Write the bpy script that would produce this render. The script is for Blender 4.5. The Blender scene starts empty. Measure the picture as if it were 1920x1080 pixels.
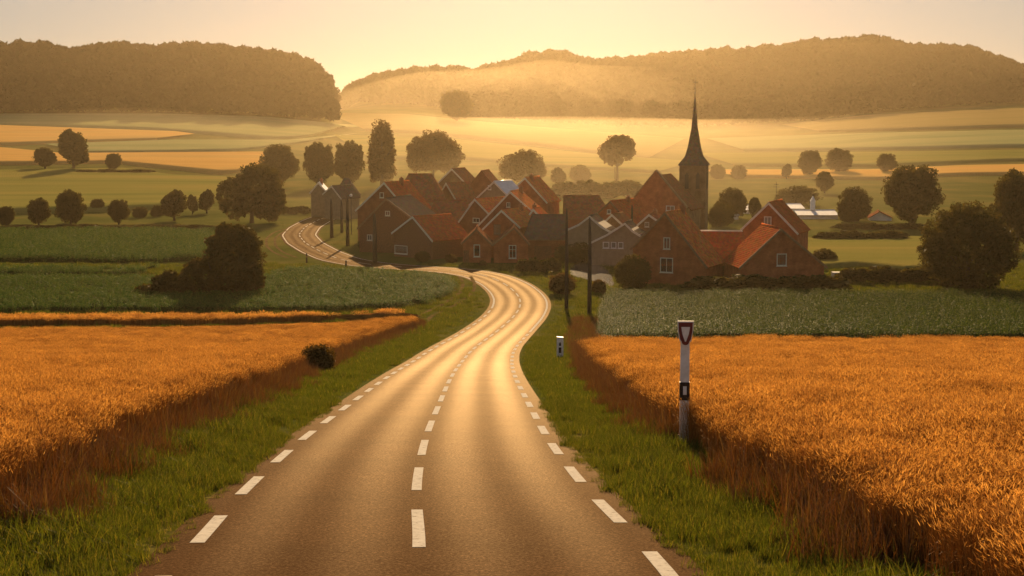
import bpy, math, random
import numpy as np
from mathutils import Vector, Matrix

random.seed(7)
RNG = np.random.default_rng(7)
C = bpy.context.scene.collection
SC = bpy.context.scene

# ------------------------------------------------------------------ camera
F = 2800.0                      # focal length in pixels of a 1920 wide frame
PITCH = math.atan(310 / F)
CAMZ = 22.3
cp, sp = math.cos(PITCH), math.sin(PITCH)
cam = bpy.data.cameras.new('camera'); camo = bpy.data.objects.new('camera', cam); C.objects.link(camo)
cam.sensor_width = 36; cam.lens = 36 * F / 1920
cam.clip_start = .1; cam.clip_end = 9000
camo.location = (0, 0, CAMZ); camo.rotation_euler = (math.pi / 2 - PITCH, 0, 0)
SC.camera = camo


def ray(px, py):
    u = (np.asarray(px, float) - 960) / F
    v = (540 - np.asarray(py, float)) / F
    return u, cp + v * sp, v * cp - sp      # x, y, z


def wx(px, Y, z=0.0):
    """world x seen at column px on distance Y"""
    d = Y * cp - (z - CAMZ) * sp
    return (px - 960) / F * d


def zpix(py, Y):
    u, a, b = ray(960, py)
    return CAMZ + Y * b / a


# ------------------------------------------------------------------ terrain
_tY = np.arange(-300, 3200, 1.0)
_tz = np.interp(_tY, [-300, -22, 0, 100, 121, 138, 150, 170, 190, 215, 3200],
                [21.6, 21.4, 18.8, 6.25, 4.05, 2.5, 1.6, .5, .12, 0, 0])
_k = np.ones(13) / 13
_tz = np.convolve(np.pad(_tz, 12, mode='edge'), np.convolve(_k, _k), mode='valid')


def sm(t):
    t = np.clip(t, 0, 1)
    return t * t * (3 - 2 * t)


TREE_H = 17.0
TL = [(-900, 120), (-300, 95), (0, 92), (60, 83), (150, 91), (210, 86), (300, 94), (360, 83), (480, 88), (540, 98), (575, 112),
      (600, 128), (618, 150), (630, 185), (645, 260), (700, 330)]
TR = [(-900, 230), (500, 225), (600, 195), (645, 181), (665, 158), (700, 146), (780, 131), (860, 126), (885, 133), (950, 122), (1000, 104),
      (1060, 104), (1100, 114), (1200, 108), (1300, 99), (1420, 93), (1500, 83), (1640, 78), (1700, 87), (1800, 91),
      (1850, 104), (1920, 130), (2200, 170), (2900, 190)]
BR = [(-900, 215), (500, 215), (640, 206), (700, 203), (780, 204), (860, 218), (1000, 229), (1150, 238), (1300, 241), (1500, 230),
      (1700, 205), (1920, 192), (2900, 188)]
YBR = [(-900, 1150), (700, 1150), (1000, 1080), (1300, 1020), (2900, 1000)]
BL = [(-900, 213), (0, 214), (300, 214), (480, 220), (560, 228), (640, 236), (700, 250)]


def it(T, x):
    T = np.array(T, float)
    # smooth the table a little
    return (np.interp(x - 14, T[:, 0], T[:, 1]) + 2 * np.interp(x, T[:, 0], T[:, 1]) + np.interp(x + 14, T[:, 0], T[:, 1])) / 4


def tri(t, a):
    return np.sin(t) * a


def hfun(x, Y):
    x = np.asarray(x, float); Y = np.asarray(Y, float)
    z = np.interp(Y, _tY, _tz)
    Yc = np.maximum(Y, 50)
    px = 960 + F * x / (Yc * .996)
    el = lambda py, YY: CAMZ + (230 - py) / F * YY
    # right / middle range
    yb = it(YBR, px); yr = 1450.0
    zb = np.maximum(el(it(BR, px), yb), .5)
    zr = np.maximum(el(it(TR, px), yr) - TREE_H, 1)
    s = np.clip((Y - 430) / (yb - 430), 0, 1)
    hr = zb * (s * s * .6 + .4 * s ** 1.1)
    hr = hr + (zr - zb) * sm((Y - yb) / (yr - yb))
    hr = hr * (1 - .6 * sm((Y - 1500) / 600))
    # left hill
    yb = 900.0; yl = 1100.0
    zb = np.maximum(el(it(BL, px), yb), .5)
    zr = el(it(TL, px), yl) - TREE_H
    s = np.clip((Y - 430) / (yb - 430), 0, 1)
    hl = zb * (s * s * .6 + .4 * s ** 1.1)
    hl = hl + (zr - zb) * sm((Y - yb + 15) / (yl - yb + 15))
    hl = np.where(Y > yl, hl * (1 - sm((Y - 1180) / 300)), hl)
    w = sm((px - 600) / 60)
    near = hl * (1 - w) + hr * w
    h = np.where(Y < 900, near, np.maximum(np.where(px < 700, hl, -1), hr))
    bl = sm((Y - 850) / 60)
    h = np.where((Y > 850) & (Y < 910), near * (1 - bl) + h * bl, h)
    h = np.maximum(h, 0)
    und = .25 * np.sin(x * .021 + 1.3) * np.sin(Y * .017 + .4) + .15 * np.sin(x * .05 + Y * .03)
    return z + h + und * sm((Y - 230) / 120)


_marchT = np.concatenate([np.arange(8, 300, 1.0), np.arange(300, 2600, 3.0)])


def pts_at(px, py, hoff=0.0):
    """points on the ground (plus hoff) seen at pixels"""
    px = np.atleast_1d(np.asarray(px, float)); py = np.atleast_1d(np.asarray(py, float))
    dx, dy, dz = ray(px, py); dx = np.broadcast_to(dx, px.shape)
    Tm = _marchT[None]
    below = CAMZ + dz[:, None] * Tm <= hfun(dx[:, None] * Tm, dy[:, None] * Tm) + hoff
    below[:, -1] = True
    k = np.maximum(below.argmax(1), 1)
    a, b = _marchT[k - 1].copy(), _marchT[k].copy()
    for _ in range(18):
        m = (a + b) / 2; hit = CAMZ + dz * m <= hfun(dx * m, dy * m) + hoff
        b = np.where(hit, m, b); a = np.where(hit, a, m)
    return np.stack([dx * b, dy * b, hfun(dx * b, dy * b)], -1)


def pt(px, py, hoff=0.0):
    return pts_at(px, py, hoff)[0]


# ------------------------------------------------------------------ helpers
def tag(o, label=None, cat=None, group=None, kind=None):
    if label: o['label'] = label
    if cat: o['category'] = cat
    if group: o['group'] = group
    if kind: o['kind'] = kind
    return o


def mesh_np(name, V, Fq, mat, smooth=False):
    """V (n,3); Fq list of (array of faces with k corners)"""
    me = bpy.data.meshes.new(name)
    V = np.asarray(V, np.float32)
    fs = Fq if isinstance(Fq, list) else [Fq]
    fs = [np.asarray(f, np.int32) for f in fs if len(f)]
    me.vertices.add(len(V)); me.vertices.foreach_set('co', V.ravel())
    loops = np.concatenate([f.ravel() for f in fs])
    tot = np.concatenate([np.full(len(f), f.shape[1], np.int32) for f in fs])
    st = np.concatenate([[0], np.cumsum(tot)[:-1]]).astype(np.int32)
    me.loops.add(len(loops)); me.loops.foreach_set('vertex_index', loops)
    me.polygons.add(len(tot)); me.polygons.foreach_set('loop_start', st); me.polygons.foreach_set('loop_total', tot)
    if smooth: me.polygons.foreach_set('use_smooth', np.ones(len(tot), bool))
    me.update(calc_edges=True); me.validate()
    if mat: me.materials.append(mat)
    return me


def link(name, me, parent=None, loc=None):
    o = bpy.data.objects.new(name, me); C.objects.link(o)
    if parent: o.parent = parent
    if loc is not None: o.location = loc
    return o


def empty(name, loc, rz=0):
    o = bpy.data.objects.new(name, None); C.objects.link(o)
    o.location = loc; o.rotation_euler = (0, 0, rz); o.empty_display_size = .2
    return o


class MB:
    def __init__(s): s.v = []; s.f = []
    def poly(s, pts, faces):
        n = len(s.v); s.v += [tuple(map(float, p)) for p in pts]; s.f += [tuple(i + n for i in f) for f in faces]
    def box(s, x0, x1, y0, y1, z0, z1):
        s.poly([(x0, y0, z0), (x1, y0, z0), (x1, y1, z0), (x0, y1, z0), (x0, y0, z1), (x1, y0, z1), (x1, y1, z1), (x0, y1, z1)],
               [(0, 3, 2, 1), (4, 5, 6, 7), (0, 1, 5, 4), (1, 2, 6, 5), (2, 3, 7, 6), (3, 0, 4, 7)])
    def prism_y(s, prof, y0, y1):
        """profile in x,z (counter clockwise seen from -y) swept along y"""
        n = len(prof)
        s.poly([(x, y0, z) for x, z in prof] + [(x, y1, z) for x, z in prof],
               [tuple(range(n)), tuple(range(2 * n - 1, n - 1, -1))] + [(i, i + n, (i + 1) % n + n, (i + 1) % n) for i in range(n)])
    def tube(s, pts, rad, n=8, cap=True):
        pts = [Vector(p) for p in pts]; k0 = len(s.v)
        for i, p in enumerate(pts):
            d = (pts[min(i + 1, len(pts) - 1)] - pts[max(i - 1, 0)]).normalized()
            a = d.orthogonal().normalized(); b = d.cross(a)
            for j in range(n):
                t = 2 * math.pi * j / n
                s.v.append(tuple(p + (a * math.cos(t) + b * math.sin(t)) * rad[i]))
        for i in range(len(pts) - 1):
            for j in range(n):
                s.f.append((k0 + i * n + j, k0 + i * n + (j + 1) % n, k0 + (i + 1) * n + (j + 1) % n, k0 + (i + 1) * n + j))
        if cap:
            s.f.append(tuple(k0 + j for j in reversed(range(n)))); s.f.append(tuple(k0 + (len(pts) - 1) * n + j for j in range(n)))
    def mesh(s, name, mat, smooth=False, bevel=0):
        me = bpy.data.meshes.new(name); me.from_pydata(s.v, [], s.f); me.update()
        if mat: me.materials.append(mat)
        if smooth: me.polygons.foreach_set('use_smooth', [True] * len(me.polygons))
        return me
    def build(s, name, mat, parent=None, loc=None, smooth=False):
        return link(name, s.mesh(name, mat, smooth), parent, loc)


# ------------------------------------------------------------------ materials
def nodes(name):
    m = bpy.data.materials.new(name); m.use_nodes = True
    nt = m.node_tree; nt.nodes.clear()
    out = nt.nodes.new('ShaderNodeOutputMaterial')
    return m, nt, out


def N(nt, t, **kw):
    n = nt.nodes.new(t)
    for k, v in kw.items(): setattr(n, k, v)
    return n


def ramp(nt, fac, stops):
    r = N(nt, 'ShaderNodeValToRGB'); e = r.color_ramp.elements
    while len(e) > 1: e.remove(e[0])
    e[0].position = stops[0][0]; e[0].color = (*stops[0][1], 1)
    for p, c in stops[1:]:
        q = e.new(p); q.color = (*c, 1)
    nt.links.new(fac, r.inputs[0]); return r.outputs[0]


def solid(name, c1, c2=None, scale=4, rough=.8, bump=0, bscale=None, detail=4, spec=.3, coord='Object', metallic=0):
    m, nt, out = nodes(name)
    b = N(nt, 'ShaderNodeBsdfPrincipled'); nt.links.new(b.outputs[0], out.inputs[0])
    b.inputs['Roughness'].default_value = rough; b.inputs['Specular IOR Level'].default_value = spec; b.inputs['Metallic'].default_value = metallic
    tc = N(nt, 'ShaderNodeTexCoord')
    n = N(nt, 'ShaderNodeTexNoise'); n.inputs['Scale'].default_value = scale; n.inputs['Detail'].default_value = detail
    nt.links.new(tc.outputs[coord], n.inputs['Vector'])
    c2 = c2 or tuple(x * .7 for x in c1)
    nt.links.new(ramp(nt, n.outputs['Fac'], [(.35, c2), (.65, c1)]), b.inputs['Base Color'])
    if bump:
        n2 = N(nt, 'ShaderNodeTexNoise'); n2.inputs['Scale'].default_value = bscale or scale * 4; n2.inputs['Detail'].default_value = 5
        nt.links.new(tc.outputs[coord], n2.inputs['Vector'])
        bp = N(nt, 'ShaderNodeBump'); bp.inputs['Strength'].default_value = 1; bp.inputs['Distance'].default_value = bump
        nt.links.new(n2.outputs['Fac'], bp.inputs['Height']); nt.links.new(bp.outputs[0], b.inputs['Normal'])
    return m


def leafy(name, cols, trans=.35, tcol=None, rough=.6, gloss=.06):
    """leaf / blade material, colour differs from piece to piece"""
    m, nt, out = nodes(name)
    g = N(nt, 'ShaderNodeNewGeometry')
    k = len(cols)
    col = ramp(nt, g.outputs['Random Per Island'], [(i / max(k - 1, 1), c) for i, c in enumerate(cols)])
    d = N(nt, 'ShaderNodeBsdfDiffuse'); t = N(nt, 'ShaderNodeBsdfTranslucent'); gl = N(nt, 'ShaderNodeBsdfGlossy')
    gl.inputs['Roughness'].default_value = .38
    nt.links.new(col, d.inputs[0])
    mul = N(nt, 'ShaderNodeMix', data_type='RGBA', blend_type='MULTIPLY'); mul.inputs[0].default_value = 1
    nt.links.new(col, mul.inputs[6]); mul.inputs[7].default_value = (*(tcol or (1.3, 1.2, .6)), 1)
    nt.links.new(mul.outputs[2], t.inputs[0])
    a = N(nt, 'ShaderNodeMixShader'); a.inputs[0].default_value = trans
    nt.links.new(d.outputs[0], a.inputs[1]); nt.links.new(t.outputs[0], a.inputs[2])
    b = N(nt, 'ShaderNodeMixShader'); b.inputs[0].default_value = gloss
    nt.links.new(a.outputs[0], b.inputs[1]); nt.links.new(gl.outputs[0], b.inputs[2])
    nt.links.new(b.outputs[0], out.inputs[0])
    return m


def brick(name, c1, c2, mortar):
    m, nt, out = nodes(name)
    b = N(nt, 'ShaderNodeBsdfPrincipled'); nt.links.new(b.outputs[0], out.inputs[0]); b.inputs['Roughness'].default_value = .9
    b.inputs['Specular IOR Level'].default_value = .15
    tc = N(nt, 'ShaderNodeTexCoord'); sx = N(nt, 'ShaderNodeSeparateXYZ'); nt.links.new(tc.outputs['Object'], sx.inputs[0])
    ad = N(nt, 'ShaderNodeMath'); nt.links.new(sx.outputs[0], ad.inputs[0]); nt.links.new(sx.outputs[1], ad.inputs[1])
    cx = N(nt, 'ShaderNodeCombineXYZ'); nt.links.new(ad.outputs[0], cx.inputs[0]); nt.links.new(sx.outputs[2], cx.inputs[1])
    t = N(nt, 'ShaderNodeTexBrick'); t.inputs['Scale'].default_value = 1.6; t.inputs['Mortar Size'].default_value = .012
    t.inputs['Brick Width'].default_value = .42; t.inputs['Row Height'].default_value = .14
    for k, c in (('Color1', c1), ('Color2', c2), ('Mortar', mortar)): t.inputs[k].default_value = (*c, 1)
    nt.links.new(cx.outputs[0], t.inputs['Vector'])
    n = N(nt, 'ShaderNodeTexNoise'); n.inputs['Scale'].default_value = .9; n.inputs['Detail'].default_value = 5; nt.links.new(tc.outputs['Object'], n.inputs['Vector'])
    mx = N(nt, 'ShaderNodeMix', data_type='RGBA', blend_type='MULTIPLY'); mx.inputs[0].default_value = .8
    nt.links.new(t.outputs[0], mx.inputs[6]); nt.links.new(ramp(nt, n.outputs['Fac'], [(.3, (.55, .5, .45)), (.7, (1.15, 1.1, 1.05))]), mx.inputs[7])
    nt.links.new(mx.outputs[2], b.inputs['Base Color'])
    bp = N(nt, 'ShaderNodeBump'); bp.inputs['Distance'].default_value = .02; nt.links.new(t.outputs['Fac'], bp.inputs['Height']); bp.invert = True
    nt.links.new(bp.outputs[0], b.inputs['Normal'])
    return m


def tiles(name, c1, c2, rough=.85):
    """roof tiles: rows across the slope and moss blotches"""
    m, nt, out = nodes(name)
    b = N(nt, 'ShaderNodeBsdfPrincipled'); nt.links.new(b.outputs[0], out.inputs[0]); b.inputs['Roughness'].default_value = rough
    b.inputs['Specular IOR Level'].default_value = 0
    tc = N(nt, 'ShaderNodeTexCoord')
    n = N(nt, 'ShaderNodeTexNoise'); n.inputs['Scale'].default_value = 1.1; n.inputs['Detail'].default_value = 6; nt.links.new(tc.outputs['Object'], n.inputs['Vector'])
    v = N(nt, 'ShaderNodeTexVoronoi'); v.inputs['Scale'].default_value = 3.2; nt.links.new(tc.outputs['Object'], v.inputs['Vector'])
    mx = N(nt, 'ShaderNodeMix', data_type='RGBA', blend_type='MIX'); mx.inputs[0].default_value = .25
    nt.links.new(ramp(nt, n.outputs['Fac'], [(.35, c2), (.65, c1)]), mx.inputs[6])
    hs = N(nt, 'ShaderNodeMix', data_type='RGBA', blend_type='MULTIPLY'); hs.inputs[0].default_value = 1
    nt.links.new(v.outputs['Color'], hs.inputs[6]); hs.inputs[7].default_value = (*[min(1, x * 2) for x in c1], 1)
    nt.links.new(hs.outputs[2], mx.inputs[7]); nt.links.new(mx.outputs[2], b.inputs['Base Color'])
    w = N(nt, 'ShaderNodeTexWave', wave_type='BANDS', bands_direction='Z'); w.inputs['Scale'].default_value = 1.6; nt.links.new(tc.outputs['Object'], w.inputs['Vector'])
    bp = N(nt, 'ShaderNodeBump'); bp.inputs['Distance'].default_value = .05; nt.links.new(w.outputs['Fac'], bp.inputs['Height'])
    nt.links.new(bp.outputs[0], b.inputs['Normal'])
    return m


M = {}
M['grass'] = leafy('grass_blade', [(.05, .07, .011), (.10, .115, .019), (.065, .085, .013), (.21, .175, .04)], .45, (1.3, 1.2, .4), gloss=.006)
M['drygrass'] = leafy('dry_grass', [(.13, .055, .015), (.20, .085, .022), (.09, .05, .013), (.26, .15, .04)], .2, (1.2, 1.0, .6), gloss=.03)
M['wheat'] = leafy('wheat_straw', [(.24, .10, .022), (.30, .13, .03), (.18, .07, .016), (.34, .17, .04)], .08, (1.2, 1.0, .6), gloss=.01)  # stems coloured darker so the field's near face looks shaded
M['ear'] = leafy('wheat_ear', [(.56, .32, .085), (.66, .41, .125), (.42, .215, .052), (.76, .50, .18)], .5, (1.25, 1.0, .6), gloss=.01)  # ears coloured lighter so the field's top looks sunlit
M['corn'] = leafy('maize_leaf', [(.012, .030, .005), (.022, .050, .008), (.05, .085, .015), (.15, .17, .04)], .45, (1.7, 1.4, .5), gloss=.014)
M['crop'] = leafy('green_crop', [(.025, .07, .011), (.05, .115, .018), (.08, .14, .025), (.15, .18, .04)], .4, (1.3, 1.2, .5), gloss=.01)
M['leaf'] = leafy('tree_leaf', [(.04, .042, .011), (.055, .052, .013), (.075, .06, .015)], .36, (1.7, 1.3, .4), gloss=.012)
M['leafwarm'] = leafy('tree_leaf_warm', [(.07, .05, .012), (.09, .06, .015), (.11, .07, .018)], .35, (1.5, 1.1, .4), gloss=.01)
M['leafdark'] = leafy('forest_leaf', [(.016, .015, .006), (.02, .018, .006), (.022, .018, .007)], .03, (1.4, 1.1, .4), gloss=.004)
M['bark'] = solid('bark', (.09, .065, .04), (.05, .035, .022), 6, .95, .03)
M['pole'] = solid('weathered_pole', (.075, .055, .04), (.04, .03, .022), 8, .9, .01)
M['brick'] = brick('red_brick', (.52, .155, .06), (.42, .115, .045), (.40, .24, .14))
M['brickdark'] = brick('dark_brick', (.36, .125, .055), (.28, .095, .042), (.22, .14, .09))
M['bricktan'] = brick('tan_stone', (.34, .21, .11), (.27, .165, .085), (.32, .23, .14))
M['render'] = solid('grey_render', (.30, .23, .15), (.23, .175, .11), 1.5, .9, .005)
M['whitewall'] = solid('white_render', (.78, .76, .72), (.66, .64, .6), 1.2, .85, .005)
M['timber'] = solid('dark_timber', (.24, .10, .045), (.15, .065, .03), 5, .85, .01)
M['tilered'] = tiles('red_tile', (.44, .115, .04), (.31, .08, .032))
M['tileorange'] = tiles('orange_tile', (.55, .19, .06), (.40, .12, .04))
M['tilebrown'] = tiles('brown_tile', (.25, .10, .05), (.17, .07, .038))
M['slate'] = tiles('slate', (.11, .085, .07), (.075, .06, .05), .5)
M['metalroof'] = solid('pale_metal_roof', (.62, .62, .62), (.5, .5, .5), 1.5, .35, .004, spec=.6)
M['trim'] = solid('pale_trim', (.72, .66, .55), (.6, .55, .45), 3, .6)
M['trimbrown'] = solid('brown_trim', (.30, .16, .08), (.2, .11, .06), 3, .7)
M['white'] = solid('white_paint', (.80, .79, .76), (.66, .65, .61), 7, .5, .001)
M['black'] = solid('black_band', (.03, .022, .02), (.02, .016, .015), 9, .5)
M['darkred'] = solid('dark_red_paint', (.16, .022, .02), (.12, .018, .016), 9, .5)
M['glass'] = solid('window_glass', (.05, .055, .055), (.035, .04, .04), 2, .12, spec=.6)
M['paleglass'] = solid('curtained_glass', (.30, .29, .26), (.22, .21, .19), 2, .25, spec=.5)
M['iron'] = solid('dark_iron', (.04, .035, .03), (.03, .025, .02), 6, .6)
M['earth'] = solid('bare_earth', (.17, .11, .05), (.10, .075, .03), .6, 1, .05, spec=0)


def ground_mat():
    m, nt, out = nodes('meadow')
    b = N(nt, 'ShaderNodeBsdfPrincipled'); nt.links.new(b.outputs[0], out.inputs[0]); b.inputs['Roughness'].default_value = 1; b.inputs['Specular IOR Level'].default_value = 0
    tc = N(nt, 'ShaderNodeTexCoord')
    n = N(nt, 'ShaderNodeTexNoise'); n.inputs['Scale'].default_value = .035; n.inputs['Detail'].default_value = 8; n.inputs['Roughness'].default_value = .65
    nt.links.new(tc.outputs['Object'], n.inputs['Vector'])
    c = ramp(nt, n.outputs['Fac'], [(.3, (.055, .07, .016)), (.5, (.095, .10, .024)), (.68, (.16, .125, .035))])
    nt.links.new(c, b.inputs['Base Color'])
    n2 = N(nt, 'ShaderNodeTexNoise'); n2.inputs['Scale'].default_value = 3; n2.inputs['Detail'].default_value = 6; nt.links.new(tc.outputs['Object'], n2.inputs['Vector'])
    bp = N(nt, 'ShaderNodeBump'); bp.inputs['Distance'].default_value = .35; nt.links.new(n2.outputs['Fac'], bp.inputs['Height']); nt.links.new(bp.outputs[0], b.inputs['Normal'])
    return m


def field_mat(name, c1, c2, c3, stripe=0.0):
    m, nt, out = nodes(name)
    b = N(nt, 'ShaderNodeBsdfPrincipled'); nt.links.new(b.outputs[0], out.inputs[0]); b.inputs['Roughness'].default_value = 1; b.inputs['Specular IOR Level'].default_value = 0
    tc = N(nt, 'ShaderNodeTexCoord')
    mp = N(nt, 'ShaderNodeMapping'); nt.links.new(tc.outputs['Object'], mp.inputs[0]); mp.inputs['Scale'].default_value = (.12, 1, 1)
    n = N(nt, 'ShaderNodeTexNoise'); n.inputs['Scale'].default_value = .06; n.inputs['Detail'].default_value = 8; n.inputs['Roughness'].default_value = .6
    nt.links.new(mp.outputs[0], n.inputs['Vector'])
    nt.links.new(ramp(nt, n.outputs['Fac'], [(.32, c1), (.5, c2), (.68, c3)]), b.inputs['Base Color'])
    n2 = N(nt, 'ShaderNodeTexNoise'); n2.inputs['Scale'].default_value = 2; n2.inputs['Detail'].default_value = 6; nt.links.new(tc.outputs['Object'], n2.inputs['Vector'])
    bp = N(nt, 'ShaderNodeBump'); bp.inputs['Distance'].default_value = .5; nt.links.new(n2.outputs['Fac'], bp.inputs['Height']); nt.links.new(bp.outputs[0], b.inputs['Normal'])
    return m


M['ground'] = ground_mat()
M['fgold'] = field_mat('gold_field', (.50, .27, .075), (.60, .34, .095), (.48, .29, .09))
M['fgreen'] = field_mat('green_field', (.09, .12, .03), (.13, .15, .04), (.18, .17, .05))
M['fblue'] = field_mat('grey_green_field', (.20, .22, .09), (.25, .26, .11), (.30, .28, .12))
M['folive'] = field_mat('olive_field', (.14, .15, .035), (.20, .185, .045), (.26, .21, .055))
M['fhazy'] = field_mat('stubble_field', (.24, .18, .06), (.29, .21, .075), (.22, .18, .06))
M['shadewheat'] = solid('wheat_shade_bed', (.17, .07, .015), (.10, .042, .01), .8, 1, .1, spec=0)  # dark sheet hidden among the stems, added to keep sun off the near face
M['shadegreen'] = solid('crop_shade_bed', (.05, .065, .015), (.03, .04, .01), .8, 1, .1, spec=0)

# ------------------------------------------------------------------ ground sheet
rows = np.concatenate([np.arange(-150, 0, 10), np.arange(0, 250, 1.25), np.arange(250, 600, 4), np.arange(600, 2700, 12)])
cols = np.linspace(-1, 1, 261); cols = np.sign(cols) * np.abs(cols) ** 1.15
YY, SS = np.meshgrid(rows, cols, indexing='ij')
XX = SS * (90 + .52 * np.maximum(YY, 0))
ZZ = hfun(XX, YY)
V = np.stack([XX, YY, ZZ], -1).reshape(-1, 3)
nr, nc = XX.shape
i = (np.arange(nr - 1)[:, None] * nc + np.arange(nc - 1)[None]).ravel()
FQ = np.stack([i, i + 1, i + nc + 1, i + nc], -1)
g = link('ground', mesh_np('ground', V, FQ, M['ground'], True)); tag(g, 'grassy valley floor and slopes under the fields', None, None, 'structure')


# ------------------------------------------------------------------ road
def spline(P, step):
    P = np.array(P, float)
    d = np.concatenate([[0], np.cumsum(np.linalg.norm(np.diff(P, axis=0), axis=1))])
    # Catmull-Rom on arc length then smooth resample
    n = int(d[-1] / step)
    t = np.linspace(0, d[-1], n * 4)
    Q = np.stack([np.interp(t, d, P[:, k]) for k in range(2)], -1)
    for _ in range(3):
        w = 41; k = np.ones(w) / w
        pad = np.concatenate([2 * Q[0] - Q[1:w // 2 + 1][::-1], Q, 2 * Q[-1] - Q[-w // 2:-1][::-1]])[:len(Q) + w - 1]
        Q = np.stack([np.convolve(pad[:, k2], k, mode='valid') for k2 in range(2)], -1)[:len(t)]
    d = np.concatenate([[0], np.cumsum(np.linalg.norm(np.diff(Q, axis=0), axis=1))])
    t = np.arange(0, d[-1], step)
    return np.stack([np.interp(t, d, Q[:, k]) for k in range(2)], -1)


RC = [(-.2, -30), (-.6, -10), (-.9, 5)]
for px, py in [(795, 1050), (782, 980), (777, 940), (785, 885), (794, 838), (807, 800), (820, 770), (833, 738), (842, 717), (854, 696), (866, 680), (878, 665), (894, 650), (916, 634), (938, 617), (962, 596),
               (975, 577), (976, 563), (967, 549), (947, 533), (916, 519), (876, 510.5), (822, 505.5), (749, 501.5), (690, 496.5), (637, 487), (600, 472), (572, 456), (560, 441), (571, 427), (595, 413.5), (625, 402), (650, 396), (672, 392)]:
    q = pt(px, py); RC.append((q[0], q[1]))
RC = spline(RC, .5)
T = np.gradient(RC, axis=0); T /= np.linalg.norm(T, axis=1)[:, None]
NR = np.stack([T[:, 1], -T[:, 0]], -1)      # to the right
RS = np.arange(len(RC)) * .5


def ribbon(off, lift, mat, name, parent=None, uv=True, i0=0, i1=None):
    """strip along the road, off = lateral offsets"""
    R = RC[i0:i1]; Nn = NR[i0:i1]
    off = np.array(off)
    P = R[:, None, :] + Nn[:, None, :] * off[None, :, None]
    z = hfun(P[..., 0], P[..., 1]) + lift - .006 * np.abs(off)[None]
    V = np.concatenate([P, z[..., None]], -1).reshape(-1, 3)
    nr, nc = P.shape[:2]
    i = (np.arange(nr - 1)[:, None] * nc + np.arange(nc - 1)[None]).ravel()
    me = mesh_np(name, V, np.stack([i, i + 1, i + nc + 1, i + nc], -1), mat, True)
    a = me.attributes.new('lat', 'FLOAT', 'POINT'); a.data.foreach_set('value', np.tile(off, nr).astype(np.float32))
    a = me.attributes.new('lon', 'FLOAT', 'POINT'); a.data.foreach_set('value', np.repeat(RS[i0:i1][:nr], nc).astype(np.float32))
    return link(name, me, parent)


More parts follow.
